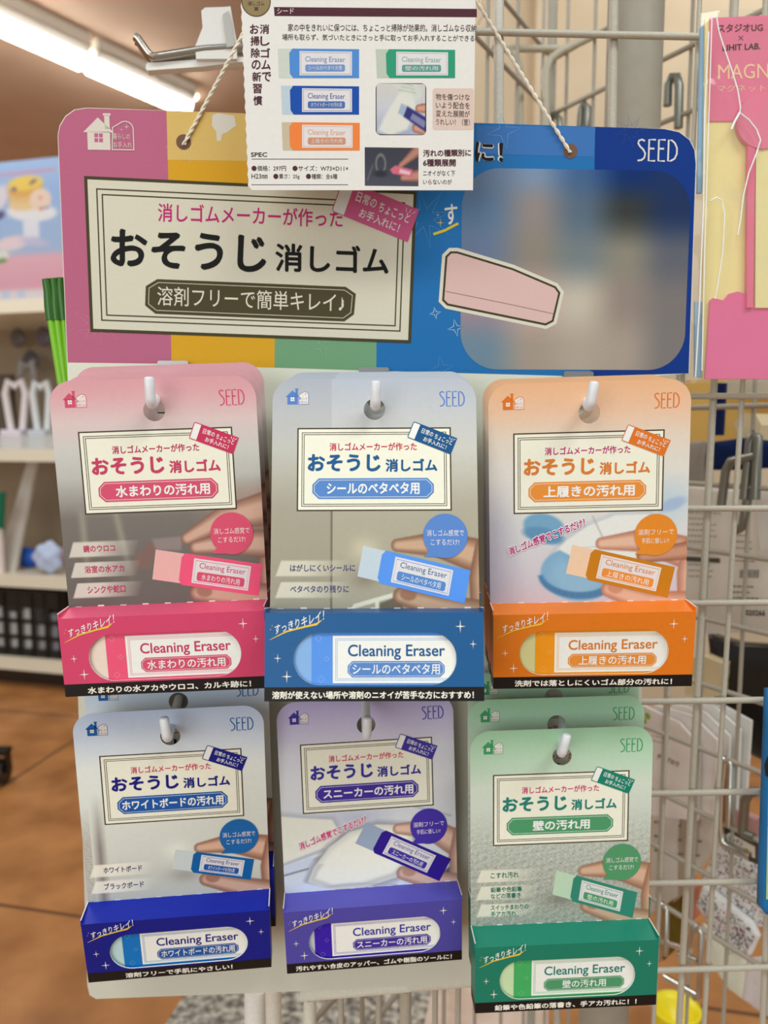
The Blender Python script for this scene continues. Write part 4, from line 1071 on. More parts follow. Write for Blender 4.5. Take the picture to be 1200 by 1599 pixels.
    for j in range(ny):
        for i in range(nx):
            x = a[0] + (b[0] - a[0]) * i / (nx - 1) * (1 - 0.075 * (j / (ny - 1)) * (i / (nx - 1))); y = a[1] + (b[1] - a[1]) * j / (ny - 1)
            vs.append((x, y, 0.0012 + 0.0004 * math.sin(i * 1.3 + j * 0.7)))
    f.add(vs, [(j*nx+i, j*nx+i+1, (j+1)*nx+i+1, (j+1)*nx+i) for j in range(ny - 1) for i in range(nx - 1)], (255, 255, 255), True)
    r_ = [(S2(750 + 6 * math.sin(i), -60 + i * 10)[0], S2(750, -60 + i * 10)[1], 0.0014) for i in range(12)]
    f.tube(r_, 0.0004, (255, 255, 255), 6)
    f.build('clear_sleeve', SLEEVE, t, (-base[0], -base[1], 0))
    return t
clipping()

# ------------------------------------------------------------------ the three-winged wire stand
LC = GRID.at(-0.062, 0)[:2]; RC = np.array([0.36, GRID.p0[1] + 0.36 * math.tan(math.radians(2.5))]); AP = np.array([0.155, 0.75])
def wing(a, b, sp_v, first, zrows, top, bottom, rv=0.0019, rh=0.0022, skip=()):
    """upright wires and level wires of one panel, as one welded mesh"""
    mb = MB(); a = np.array(a); b = np.array(b); L = np.hypot(*(b - a)); d = (b - a) / L
    x = first
    while x < L:
        p = a + d * x; mb.tube([(p[0], p[1], bottom), (p[0], p[1], top)], rv, (162, 155, 143), 8); x += sp_v
    nrm = np.array([d[1], -d[0]])
    for z in zrows:
        p, q = a - nrm * -0.003, b - nrm * -0.003
        mb.tube([(p[0], p[1], z), (q[0], q[1], z)], rh, (162, 155, 143), 8)
    for p in (a, b): mb.tube([(p[0], p[1], bottom), (p[0], p[1], top)], 0.0045, (214, 210, 200), 12)
    return mb
rack = thing('wire_stand', 'three-sided white wire display stand with a round centre post behind the board', 'display stand', (0.16, 0.515, 0.0))
def to_rack(mb, name, m=WIRE):
    return mb.build(name, m, rack, (-0.16, -0.515, 0))
def zrow(px, py): return float(GRID.hit(px, py)[2])
rows = [zrow(1100, y) for y in (619, 793, 939, 1090, 1232, 1371, 1505)] + [zrow(900, 60)]
rows += [rows[-2] - 0.048 * k for k in (1, 2)] + [rows[7] + 0.048 * k for k in range(1, 4)]
front = MB()
def fw(p, q, r, zoff=0.0, col=(172, 166, 153)):
    a, b = GRID.hit(*p, zoff), GRID.hit(*q, zoff); front.tube([tuple(a), tuple(b)], r, col, 10)
fw((1152, -60), (1050, 1800), 0.0018); fw((1200, -60), (1088, 1800), 0.0014); fw((1096, -60), (1012, 1800), 0.0012)
fw((1252, -60), (1184, 1800), 0.0017)
for x0, x1 in ((1310, 1235), (1365, 1280)): fw((x0, -60), (x1, 1800), 0.0014)
fw((966, -420), (944, 1000), 0.0023); fw((780, -420), (778, 1000), 0.0026, col=(190, 186, 176)); fw((880, 700), (868, 1800), 0.002)
fw((484, 1558), (484, 1800), 0.0036, 0, (214, 214, 202)); fw((634, 1545), (630, 1800), 0.0034); fw((533, 1552), (532, 1800), 0.0017); fw((592, 1550), (590, 1800), 0.0017); fw((680, 1540), (678, 1800), 0.0017); fw((716, 1538), (713, 1800), 0.0017)
fw((470, 1556), (640, 1541), 0.0028, 0.003, (214, 212, 200)); fw((636, 1541), (760, 1531), 0.0028, 0.003, (206, 204, 190))
for z in rows:
    x0 = 0.035 if z > zrow(900, 700) else 0.11
    if z < zrow(700, 1520): x0 = -0.03
    a, b = GRID.at(x0, z - CAM_H, 0.0042), GRID.at(0.36, z - CAM_H, 0.0042)
    front.tube([tuple(a), tuple(b)], 0.0017, (172, 166, 153), 10)
fw((430, -296), (1150, -300), 0.0022, 0.004)
top_ = GRID.hit(563, -292, 0.004); ch = MB(); ch.tube([(0, 0, 0), tuple(GRID.n * 0.012 + np.array([0, 0, -0.001])), tuple(apex - top_ + np.array([0, 0, -0.001])), tuple(apex - top_ + GRID.n * 0.006 + np.array([0, 0, 0.006]))], 0.0015, (172, 166, 153), 8)
tag(ch.build('cord_hook', STEEL, None, tuple(top_)), 'small steel hook over the topmost wire that carries the cord of the display board', 'hook')
to_rack(front, 'front_grid')
lowz = [0.25 + 0.048 * k for k in range(0, 28)]
to_rack(wing(AP, RC, 0.033, 0.02, [r for r in rows] , 1.30, 0.25, 0.0016, 0.0021), 'right_grid')
to_rack(wing(LC, AP, 0.06, 0.03, [z for z in rows if z < 0.62 or z > 1.15], 1.30, 0.25, 0.0016, 0.002), 'left_grid')
ft = MB(); p_ = GRID.hit(400, 1590); ft.tube([tuple(GRID.hit(399, 1545, -0.01)), tuple(GRID.hit(399, 1800, -0.01))], 0.0062, (240, 240, 228), 14); to_rack(ft, 'foot_tube')
po = MB(); po.tube([(0.1605, 0.52, 0.0), (0.1605, 0.52, 1.5)], 0.0175, (152, 146, 134), 28); to_rack(po, 'center_post', mat('grey_painted_post', 0.5, spec=0.4, bump=0.2, scale=90, vary=0.1))
fo = MB(); fo.prism([(0.168 + 0.16 * math.cos(a), 0.52 + 0.16 * math.sin(a)) for a in np.linspace(0, 2*math.pi, 40)[:-1]], 0.0, 0.02, (120, 116, 110)); to_rack(fo, 'round_foot', STEEL)
# the wire bracket near the back corner
br = MB()
def bk(pts, Y, r=0.0035): br.tube([tuple(at_depth(*p, Y)) for p in pts], r, (176, 168, 150), 10)
bk([(812, 330), (812, 110), (806, 88), (792, 76), (770, 70)], 0.70); bk([(854, 330), (853, 112), (860, 92), (876, 80), (930, 54)], 0.70); bk([(780, 76), (890, 76)], 0.70, 0.003)
to_rack(br, 'corner_bracket')

WD = AP - RC; WL = np.hypot(*WD); WYAW = math.degrees(math.atan2(RC[1] - AP[1], RC[0] - AP[0]))
RW = Plane((*RC, CAM_H), WYAW)      # right wing; its visible face looks inward (local +z)
if RW.n @ (ORG - RW.p0) < 0: RW.n = -RW.n
def wire_hook(paths, off, label, r=0.0024, m=STEEL, col=(130, 130, 124)):
    p0 = RW.hit(*paths[0][0], off)
    t = MB()
    for pth in paths: t.tube([tuple(RW.hit(p[0], p[1], off + (p[2] if len(p) > 2 else 0)) - p0) for p in pth], r, col, 10)
    o = t.build('wire_hook', m, None, tuple(p0)); tag(o, label, 'hook', 'bare wire hooks on the right wing of the stand'); return o
wire_hook([[(1043, 165), (1044, 132), (1050, 120), (1058, 120), (1061, 135), (1060, 200)]], 0.004, 'wire hook high on the right wing, below the MAGNET package top', 0.0034)
wire_hook([[(906, 198), (908, 168), (913, 161), (918, 168), (917, 198)]], 0.004, 'small wire hook just right of the post of the stand at its top', 0.003)
wire_hook([[(857, 205), (860, 185), (868, 178), (874, 186), (874, 205)]], 0.004, 'small wire hook left of the centre post above the board edge', 0.003)
wire_hook([[(1163, 780), (1172, 690), (1178, 678), (1184, 684), (1180, 780)], [(1150, 720), (1180, 714)]], 0.004, 'upper dark wire hook at the right under the yellow box', 0.0036)
wire_hook([[(1127, 790), (1134, 735), (1142, 720), (1152, 718), (1180, 712)], [(1150, 828), (1160, 822), (1164, 800), (1168, 780)]], 0.006, 'curved dark wire hook crossing in front of the navy pouch', 0.0034)
wire_hook([[(1122, 1235), (1128, 1196), (1134, 1186), (1142, 1194), (1139, 1290)], [(1134, 1186), (1128, 1240), (1126, 1296), (1130, 1318), (1172, 1338)]], 0.004, 'chrome wire hook over the word label, right of the green pack', 0.003, CHROME, (190, 190, 186))
wire_hook([[(1160, 1300), (1164, 1250), (1172, 1238), (1184, 1236)], [(1160, 1300), (1178, 1308)]], 0.004, 'dark wire hook beside the blue package at the right edge', 0.0036)
wire_hook([[(1029, 1500), (1030, 1420), (1035, 1412), (1042, 1420), (1040, 1492)], [(1034, 1470), (1080, 1484)], [(1038, 1525), (1092, 1556)]], 0.004, 'chrome wire hook low beside the right edge of the green pack', 0.0024, CHROME, (190, 190, 186))
wire_hook([[(1074, 1490), (1082, 1458), (1090, 1446), (1096, 1456), (1092, 1554), (1084, 1558)], [(1060, 1490), (1090, 1500)]], 0.004, 'lowest chrome wire hook above the yellow tub', 0.0024, CHROME, (190, 190, 186))

# price-tag hook at the top left
TH = Plane((0, 0.46, CAM_H), 8)
hb = TH.loc(345, 95)
t = thing('price_tag_hook', 'white plastic price-tag hook with a chrome tip pointing left at the top', 'hook', M=TH.matrix(*hb, 0))
def T2(px, py): p = TH.loc(px, py); return (p[0] - hb[0], p[1] - hb[1])
m_ = MB(); pts = [T2(*p) for p in ((308, 100), (307, 80), (318, 52), (316, 26), (322, 21), (352, 20), (361, 19), (366, 48), (371, 74), (371, 100))][::-1]
m_.prism(pts, -0.007, 0.006, (216, 214, 212)); m_.prism([T2(*p) for p in ((349, 34), (358, 28), (364, 52), (368, 82), (356, 84), (352, 60))][::-1], 0.0055, 0.0075, (176, 174, 172))
m_.build('bracket', PLASTIC, t)
m_ = MB(); m_.prism([T2(*p) for p in ((229, 106), (231, 102), (372, 93), (425, 92), (425, 98), (372, 101), (316, 108), (232, 114), (229, 111))][::-1], -0.003, 0.003, (224, 222, 220)); m_.build('tag_plate', PLASTIC, t)
m_ = MB()
for dz in (-0.0005, 0.0045): m_.tube([(*T2(213, 64), dz), (*T2(218, 67), dz), (*T2(234, 90), dz), (*T2(241, 95), dz), (*T2(252, 94), dz), (*T2(320, 83), dz), (*T2(430, 76), dz)], 0.0022, (170, 166, 160), 12)
m_.build('chrome_rod', CHROME, t)

# ------------------------------------------------------------------ goods seen through the wires
def plane_thing(name, label, cat, pl, px, off, th, col, material=None, group=None, bulge=0.0, deco=None, film=None):
    """a pack of real thickness on a plane; outline in sight-line coordinates"""
    P = [pl.loc(x, y, off) for x, y in px]
    c = np.mean(P, 0)
    o_ = pl.at(c[0], c[1], off)
    mb = MB(); Q = [(x - c[0], y - c[1]) for x, y in P]
    ar = sum(Q[i][0] * Q[(i+1) % len(Q)][1] - Q[(i+1) % len(Q)][0] * Q[i][1] for i in range(len(Q)))
    if ar < 0: Q = Q[::-1]
    if bulge:
        n = len(Q); rings = [(1.0, 0.0), (0.93, 0.45), (0.75, 0.8), (0.4, 1.0)]; vs = []; fs = []
        R_ = []
        for i in range(n):      # finer outline
            for k in range(6): R_.append(tuple(np.array(Q[i]) * (1 - k / 6) + np.array(Q[(i+1) % n]) * k / 6))
        n = len(R_)
        for sgn in (1, -1):
            o0 = len(vs)
            for f_, h in rings:
                for i, (x, y) in enumerate(R_): vs.append((x * f_, y * f_, sgn * (h * bulge * (1 + 0.18 * math.sin(i * 1.7 + f_ * 9)) + th / 2) - th / 2))
            vs.append((0, 0, sgn * (bulge + th / 2) - th / 2))
            for r in range(len(rings) - 1):
                for i in range(n):
                    q = (o0 + r*n + i, o0 + r*n + (i+1) % n, o0 + (r+1)*n + (i+1) % n, o0 + (r+1)*n + i); fs.append(q if sgn > 0 else q[::-1])
            for i in range(n):
                q = (o0 + 3*n + i, o0 + 3*n + (i+1) % n, o0 + 4*n); fs.append(q if sgn > 0 else q[::-1])
        m1 = 4 * n + 1
        for i in range(n): fs.append((i, m1 + i, m1 + (i+1) % n, (i+1) % n))
        mb.add(vs, fs, col, True)
    else: mb.prism(Q, -th, 0.0, col)
    if deco:
        def D(x, y): p = pl.loc(x, y, off); return (p[0] - c[0], p[1] - c[1])
        deco(mb, D, bulge * 1.15 + 0.0002)
    M = np.eye(4); M[:3, 0] = pl.ex; M[:3, 1] = pl.ey; M[:3, 2] = pl.n; M[:3, 3] = o_
    if np.linalg.det(M[:3, :3]) < 0:      # keep the frame right-handed
        for v in mb.V: v[:, 2] *= -1
        mb.F = [f[::-1] for f in mb.F]; M[:3, 2] *= -1
    ob = mb.build(name, material or PAPER); ob.matrix_world = Matrix(M.tolist())
    return tag(ob, label, cat, group)
def dlines(mb, D, z, x0, y0, x1, slope, n, dy, col=(110, 106, 102), w=1.4, seed=1):
    r = random.Random(seed)
    for i in range(n):
        y = y0 + i * dy; xe = x0 + (x1 - x0) * r.uniform(0.55, 1.0); x = x0
        while x < xe - 3:       # word-length dashes of unreadable small print
            l = r.uniform(2.5, 6); a = D(x, y + (x - x0) * slope); b = D(min(x + l, xe), y + (min(x + l, xe) - x0) * slope)
            mb.stroke([a, b], w * 0.6 / 1200, col, z); x += l + r.uniform(1, 2)
# magnet package: hangs on the front wires at the right
MG = Plane((0, 0.386, CAM_H), 2.5)
mb0 = MG.loc(1160, 592)
mg = thing('magnet_package', 'tall clear package of pink and yellow magnet bars with MAGNET header at the right edge', 'package', M=MG.matrix(*mb0, 0))
def G2(px, py): p = MG.loc(px, py); return (p[0] - mb0[0], p[1] - mb0[1])
def G(px): return [G2(*p) for p in px][::-1]
m_ = MB(); Z = 0.00008
m_.prism(G([(1102, 30), (1330, 20), (1322, 592), (1098, 592), (1099, 330)]), -0.0012, 0.0, (222, 206, 146))
m_.prism(G([(1097, 40), (1108, 34), (1106, 140), (1099, 300), (1092, 300)]), -0.003, -0.0014, (132, 168, 200)); m_.prism(G([(1088, 470), (1102, 470), (1102, 590), (1088, 588)]), -0.003, -0.0014, (140, 172, 200))
m_.build('backing_sheet', PAPER, mg)
m_ = MB(); m_.prism(G([(1108, 29), (1332, 19), (1330, 190), (1106, 190)]), 0.0001, 0.0006, (212, 112, 140))
zz = 0.0007
m_.text('スタジオUG', (G2(1120, 52), G2(1191, 50), G2(1120, 39)), (96, 44, 50), zz, 0.03, 3)
m_.stroke([G2(1153, 57), G2(1160, 64)], 0.0003, (60, 40, 44), zz); m_.stroke([G2(1160, 57), G2(1153, 64)], 0.0003, (60, 40, 44), zz)
m_.text('LIHIT LAB.', (G2(1128, 81), G2(1187, 78), G2(1128, 71)), (50, 36, 40), zz, 0.03, 3)
m_.text('MAGNET', (G2(1121, 125), G2(1232, 122), G2(1121, 102)), (226, 190, 150), zz, 0.0, 3)
m_.text('マグネットバー', (G2(1119, 145), G2(1228, 143), G2(1119, 134)), (222, 184, 140), zz, 0.0, 3)
m_.build('header_card', PAPER, mg)
m_ = MB(); c_ = G2(1187, 193)
m_.prism([(c_[0] + 0.0130 * math.cos(a), c_[1] + 0.0130 * math.sin(a)) for a in np.linspace(0, 2*math.pi, 40)[:-1]], 0.0008, 0.0035, (214, 116, 142))
m_.prism(G([(1164, 225), (1175, 225), (1172, 482), (1162, 482)]), 0.0008, 0.0032, (214, 108, 136))
m_.build('pink_magnet_bar', PLASTIC, mg)
m_ = MB(); m_.prism(G([(1177, 225), (1240, 224), (1236, 482), (1176, 482)]), 0.0006, 0.0026, (220, 208, 152)); m_.build('yellow_magnet_bar', PLASTIC, mg)
m_ = MB()
plq = [(1107, 470), (1112, 466), (1128, 470), (1136, 460), (1150, 456), (1163, 460), (1170, 468), (1178, 477), (1196, 482), (1222, 486), (1236, 480), (1240, 592), (1098 + 1, 592)]
m_.prism(G(plq), 0.0008, 0.0016, (214, 104, 146)); m_.build('pink_plaque', PLASTIC, mg)
f_ = MB(); nx, ny = 30, 60; vs = []
TLp, BRp = G2(1094, 22), G2(1345, 600)
for j in range(ny):
    for i in range(nx):
        u, v = i / (nx - 1), j / (ny - 1)
        x = TLp[0] + (BRp[0] - TLp[0]) * u - 0.006 * v * (1 - u); y = TLp[1] + (BRp[1] - TLp[1]) * v
        vs.append((x, y, 0.0046 + 0.0012 * math.sin(9 * u + 5 * math.sin(6 * v)) * math.sin(14 * v + 4 * u) - 0.004 * max(0, 1 - u * 8)))
f_.add(vs, [(j*nx+i, j*nx+i+1, (j+1)*nx+i+1, (j+1)*nx+i) for j in range(ny - 1) for i in range(nx - 1)], (255, 255, 255), True)
f_.build('clear_bag', FILM, mg)
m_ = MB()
def crease_glint(px, r): m_.tube([(*G2(*p), 0.0062) for p in px], r, (240, 236, 232), 6)  # white tubes along the film's creases, drawn in place of their highlights
crease_glint([(1110, 36), (1114, 60), (1122, 85), (1134, 120), (1143, 150), (1147, 175), (1146, 184), (1160, 195), (1172, 210), (1178, 226), (1172, 246), (1160, 276), (1152, 310), (1147, 350), (1143, 372)], 0.00035)
crease_glint([(1146, 184), (1138, 198), (1133, 210)], 0.0006); crease_glint([(1100, 320), (1110, 314), (1118, 318), (1123, 340), (1120, 400), (1112, 450), (1108, 470)], 0.0003); crease_glint([(1098, 60), (1092, 180), (1090, 330), (1084, 480), (1078, 590)], 0.0004); crease_glint([(1103, 40), (1098, 200), (1092, 400), (1088, 580)], 0.0003)
m_.build('film_crease_glint', mat('white_film_glint', 0.15, spec=0.8), mg)

# package cut by the right edge
def right_deco(mb, D, z):
    mb.poly([D(*p) for p in ((1198, 1250), (1290, 1250), (1290, 1405), (1195, 1402))][::-1], (176, 200, 120), z)
    for y0, y1 in ((1262, 1288), (1312, 1320), (1336, 1376), (1380, 1394)): mb.stroke([D(1203, y0), D(1201, y1)], 0.0022, (40, 40, 30), z + 0.0001)
    mb.poly([D(*p) for p in ((1197, 1180), (1204, 1180), (1210, 1196), (1204, 1214), (1194, 1210), (1192, 1192))][::-1], (30, 30, 34), z)
plane_thing('blue_package', 'blue and green printed package cut off by the right edge of the photo', 'package', MG, [(1203, 1080), (1290, 1070), (1290, 1440), (1197, 1428), (1191, 1420)], 0.002, 0.006, (30, 110, 172), GLOSSY, bulge=0.001, deco=right_deco)

pt = plane_thing
# goods beyond the right wing (negative offset = farther out)
pt('yellow_box', 'dull yellow box behind the wires below the MAGNET package', 'box', RW, [(1060, 594), (1240, 588), (1240, 688), (1060, 690)], -0.10, 0.03, (222, 184, 104))
pt('price_sign', 'pale blank sign strip standing just above the yellow box', 'sign', RW, [(1130, 595), (1250, 588), (1250, 626), (1132, 618)], -0.088, 0.003, (206, 198, 180))
pt('navy_strap', 'narrow navy strap hanging in front of the yellow box', 'strap', RW, [(1120, 598), (1132, 598), (1127, 680), (1116, 680)], -0.06, 0.004, (26, 38, 82), CLOTH)
pt('navy_pouch', 'navy pouch behind the wires under the yellow box', 'pouch', RW, [(1116, 690), (1160, 684), (1220, 690), (1218, 730), (1150, 734), (1114, 734)], -0.05, 0.004, (22, 40, 84), CLOTH, bulge=0.006)
pt('white_block', 'small shiny white block resting before the yellow box', 'tape', RW, [(1146, 662), (1158, 646), (1180, 646), (1190, 664), (1182, 690), (1158, 684)], -0.06, 0.02, (214, 196, 160), PLASTIC)
pt('grey_case', 'grey translucent case beside the orange pack edge', 'case', RW, [(1060, 690), (1104, 688), (1100, 722), (1100, 766), (1060, 770)], -0.045, 0.012, (150, 142, 134), PLASTIC, bulge=0.002)
def d1(mb, D, z):
    dlines(mb, D, z, 1078, 800, 1130, 0.03, 12, 9, seed=2); mb.stroke([D(1073, 872), D(1128, 875)], 0.0038, (84, 82, 74), z + .0001)
    dlines(mb, D, z, 1152, 835, 1190, 0.05, 5, 10, seed=3)
    r = random.Random(4); x = 1160
    while x < 1190: w = r.uniform(0.8, 2.4); mb.stroke([D(x, 889), D(x - 1, 902)], w * 0.5 / 1200, (50, 48, 46), z); x += w + r.uniform(1, 2.2)
    dlines(mb, D, z, 1148, 915, 1192, 0.03, 3, 9, (80, 76, 72), 2, seed=5)
pt('white_pack', 'white package with rows of small print behind the wires right of the orange pack', 'package', RW, [(1066, 756), (1125, 764), (1215, 764), (1210, 938), (1062, 946)], -0.028, 0.004, (222, 216, 208), deco=d1, bulge=0.002)
pt('white_card', 'plain white card hanging at the far right beside the printed white pack', 'card', RW, [(1180, 782), (1240, 776), (1240, 858), (1188, 862)], -0.014, 0.002, (214, 210, 206))
def d2(mb, D, z): mb.text('6020266', (D(1160, 961), D(1196, 962), D(1160, 952)), (56, 54, 52), z, 0.03, 2)
pt('clear_packet', 'milky clear packet with the number 6020266 below the white pack', 'packet', RW, [(1098, 944), (1240, 940), (1240, 1002), (1170, 988), (1098, 990)], -0.026, 0.002, (208, 202, 194), deco=d2)
pt('black_case', 'large black case hanging behind the wires at the right', 'case', RW, [(1106, 990), (1150, 1004), (1245, 1010), (1245, 1210), (1176, 1180), (1120, 1130)], -0.06, 0.01, (22, 20, 20), PLASTIC, bulge=0.004)
pt('cream_box', 'small cream box below the right end of the orange pack', 'box', RW, [(1070, 1030), (1098, 1024), (1128, 1036), (1124, 1088), (1070, 1086)], -0.045, 0.014, (214, 198, 160), PLASTIC)
for i, (px, lab, words) in enumerate((
    ([(1086, 1098), (1130, 1102), (1173, 1126), (1164, 1262), (1086, 1240)], 'rearmost white tape packet of the fan behind the wires', (1108, 1124)),
    ([(1070, 1096), (1116, 1104), (1156, 1140), (1150, 1270), (1070, 1248)], 'second rearmost white tape packet of the fan', (1096, 1136)),
    ([(1050, 1098), (1100, 1112), (1140, 1150), (1134, 1272), (1050, 1252)], 'middle white tape packet of the fan beside the green pack', (1074, 1146)),
    ([(1022, 1100), (1082, 1118), (1120, 1156), (1114, 1276), (1022, 1260)], 'second nearest white tape packet of the fan', (1056, 1158)),
    ([(1000, 1100), (1060, 1128), (1092, 1164), (1088, 1282), (1000, 1270)], 'nearest white tape packet of the fan with a green print mark', (1026, 1178)))):
    def d3(mb, D, z, w=words, i=i):
        mb.text('テープのり', (D(w[0], w[1] + 6), D(w[0] + 34, w[1] + 20), D(w[0] + 2, w[1] - 2)), (70, 66, 66), z, 0.03, 2)
        if i == 4:
            for gx, gy in ((1003, 1112), (1012, 1118), (1006, 1126)): mb.circle(*D(gx, gy), 0.0028, (140, 176, 50), z, 16)
            dlines(mb, D, z, 1020, 1140, 1050, 0.3, 3, 8, seed=9)
    pt('tape_packet', lab, 'packet', RW, px, -0.034 + 0.0052 * i, 0.003, (240 - 3 * i, 232 - 3 * i, 228 - 3 * i), GLOSSY, 'fan of white tape packets', deco=d3)
for i, (px, c, lab) in enumerate((
    ([(1018, 1268), (1060, 1274), (1058, 1400), (1016, 1430)], (206, 198, 190), 'nearest grey translucent sachet below the tape packets'),
    ([(1050, 1274), (1094, 1280), (1080, 1385), (1052, 1410)], (172, 156, 136), 'middle taupe sachet below the tape packets'),
    ([(1082, 1276), (1124, 1250), (1118, 1330), (1082, 1372)], (208, 198, 188), 'pale grey sachet beside the dotted packages'))):
    def d4(mb, D, z, px=px): dlines(mb, D, z, px[0][0] + 8, px[0][1] + 14, px[0][0] + 22, 0, 3, 22, (96, 88, 80), 3, seed=int(px[0][0]))
    pt('sachet', lab, 'sachet', RW, px, -0.03 - 0.004 * i, 0.002, c, GLOSSY, 'sachets hanging below the tape packets', bulge=0.003, deco=d4)
def dots(x0, x1, y0, y1, poly, n, seed):
    def fn(mb, D, z):
        r = random.Random(seed); P_ = [np.array(p) for p in poly]
        cols = [(120, 116, 120), (90, 88, 92), (150, 146, 150), (60, 56, 60), (206, 84, 110), (130, 128, 140)]
        for _ in range(n):
            x, y = r.uniform(x0, x1), r.uniform(y0, y1)
            if polyd(np.array(x), np.array(y), poly) > -3: continue
            mb.circle(*D(x, y), r.uniform(0.9, 1.9) * 0.6 / 1200, cols[5 if r.random() > .9 else (4 if r.random() > 0.93 else r.randrange(4))], z, 6)
    return fn
A_ = [(1122, 1318), (1136, 1312), (1176, 1342), (1240, 1360), (1240, 1440), (1180, 1448), (1096, 1372)]
B_ = [(1088, 1414), (1100, 1378), (1176, 1440), (1186, 1462), (1172, 1492), (1140, 1490)]
pt('dotted_package', 'upper white package printed with tiny grey and pink dots', 'package', RW, A_, -0.035, 0.003, (236, 230, 232), GLOSSY, 'dotted white packages', bulge=0.003, deco=dots(1090, 1240, 1310, 1450, A_, 1000, 1))
pt('dotted_package', 'lower white package printed with tiny grey and pink dots', 'package', RW, B_, -0.028, 0.003, (238, 233, 234), GLOSSY, 'dotted white packages', bulge=0.003, deco=dots(1085, 1190, 1370, 1495, B_, 800, 2))
pt('pale_green_bag', 'pale green and white bag hanging lowest at the right below the dotted packages', 'bag', RW, [(1098, 1442), (1130, 1470), (1172, 1496), (1172, 1540), (1160, 1560), (1140, 1545), (1110, 1500)], -0.034, 0.002, (228, 230, 212), GLOSSY, bulge=0.004)
pt('lavender_bag', 'crumpled lilac white bag at the lower right corner', 'bag', RW, [(1168, 1496), (1240, 1490), (1240, 1600), (1196, 1586), (1160, 1560)], -0.03, 0.002, (220, 212, 214), GLOSSY, bulge=0.004)
pt('olive_pouch', 'olive green pouch just right of the green pack', 'pouch', RW, [(1036, 1384), (1068, 1380), (1066, 1470), (1036, 1500)], -0.05, 0.004, (112, 92, 36), CLOTH, bulge=0.004)
pt('pink_pouch', 'salmon pink pouch left of the dotted packages', 'pouch', RW, [(1070, 1390), (1100, 1378), (1098, 1404), (1090, 1430), (1078, 1440), (1072, 1430)], -0.05, 0.004, (206, 138, 116), CLOTH, bulge=0.004)
def d5(mb, D, z):
    mb.poly([D(*p) for p in ((1134, 1304), (1140, 1300), (1180, 1322), (1180, 1340), (1168, 1336), (1138, 1320))][::-1], (216, 206, 196), z)
    mb.text('キッチン', (D(1138, 1312), D(1160, 1322), D(1140, 1304)), (40, 36, 36), z + 0.0001, 0.03, 2); mb.circle(*D(1167, 1328), 0.0018, (206, 180, 60), z + 0.0001, 10)
pt('label_holder', 'dark label holder with a small white word label under the chrome hook', 'label holder', RW, [(1126, 1290), (1134, 1292), (1184, 1318), (1184, 1350), (1168, 1344), (1132, 1326)], 0.0, 0.003, (70, 68, 66), PLASTIC, deco=d5)
pt('pink_pack', 'pink package between the dark hooks above the dotted packages', 'package', RW, [(1124, 1262), (1150, 1262), (1192, 1280), (1240, 1240), (1240, 1330), (1186, 1312), (1136, 1290)], -0.03, 0.003, (206, 160, 160), GLOSSY, bulge=0.002)
# yellow tub and blue box at the foot of the stand
yt = tuple(on_floor(1054, 1632)); yb = thing('yellow_cup', 'bright yellow cup on the floor beneath the wires at the bottom right', 'cup', yt)
def ringwall(prof, col):
    m_ = MB(); n = 28; vs = [(r_ * math.cos(k * math.tau / n), r_ * math.sin(k * math.tau / n), z_) for r_, z_ in prof for k in range(n)]
    m_.add(vs, [(j*n+k, j*n+(k+1) % n, (j+1)*n+(k+1) % n, (j+1)*n+k) for j in range(len(prof) - 1) for k in range(n)], col, True); return m_
ringwall([(0.03, 0.02), (0.034, 0.055), (0.036, 0.06), (0.033, 0.062), (0.03, 0.05), (0.0, 0.03)], (238, 214, 30)).build('cup_body', PLASTIC, yb)
ringwall([(0.0, 0.0), (0.031, 0.0), (0.032, 0.02), (0.0, 0.02)], (40, 100, 160)).build('blue_base', PLASTIC, yb)

# ------------------------------------------------------------------ green stalks left of the board
GS = Plane((0, 0.3795, CAM_H), 2.5)
for px, nm, top in (((68, 77, 103, 83), 'leftmost', 436), ((80, 88, 110, 93), 'middle', 435), ((91, 97, 117, 104), 'rightmost', 434)):
    g = GS.hit(px[2], 760); t = thing('green_stalk', '%s of the three green stalk shaped pens with dark tips left of the board' % nm, 'pen', tuple(g), 'green stalk pens beside the board')
    a, mid = GS.hit(px[0] + 4, top), GS.hit(px[3] - 3, 500)
    m_ = MB(); m_.tube([tuple(GS.hit(px[2] + 2, 760) - g), tuple(GS.hit(px[2] - 6, 600) - g), tuple(mid - g)], [0.0024, 0.0022, 0.0018], (112, 176, 26), 10); m_.build('stem', PLASTIC, t)
    m_ = MB(); m_.tube([tuple(mid - g), tuple(GS.hit(px[3] - 5, 478) - g), tuple(GS.hit(px[1] - 1, 455) - g), tuple(a - g)], [0.0024, 0.0026, 0.0023, 0.0019], (40, 92, 18), 10); m_.build('tip', PLASTIC, t)

# ------------------------------------------------------------------ the gondola shelf across the aisle
SH = Plane((-1.15, 2.6, 0), -14)
def SX(px, py, off=0): return SH.loc(px, py, off)
shelf = thing('gondola_shelf', 'cream gondola shelf across the aisle at the left with packs on its boards', 'shelf', M=SH.matrix(0, 0, 0))
xl, xr = -0.95, 0.46
lev = [SX(40, 470)[1], SX(40, 703)[1], SX(40, 900)[1], SX(40, 1030)[1]]
for z_ in lev:
    m_ = MB(); th_ = 0.032
    m_.box((xl, z_ - th_, -0.42), (xr, z_, 0.0), (214, 204, 184)); m_.box((xl, z_ - th_ - 0.006, 0.0), (xr, z_ + 0.004, 0.008), (218, 210, 192)); m_.build('shelf_board', PLASTIC, shelf)
m_ = MB(); m_.box((xl, 0.0, -0.44), (xr, lev[0] + 0.5, -0.42), (150, 134, 112)); m_.build('back_panel', PLASTIC, shelf)
m_ = MB(); m_.box((xl, 0.0, -0.40), (xr, lev[3] - 0.03, -0.05), (44, 34, 28)); m_.build('kick_plinth', PLASTIC, shelf)
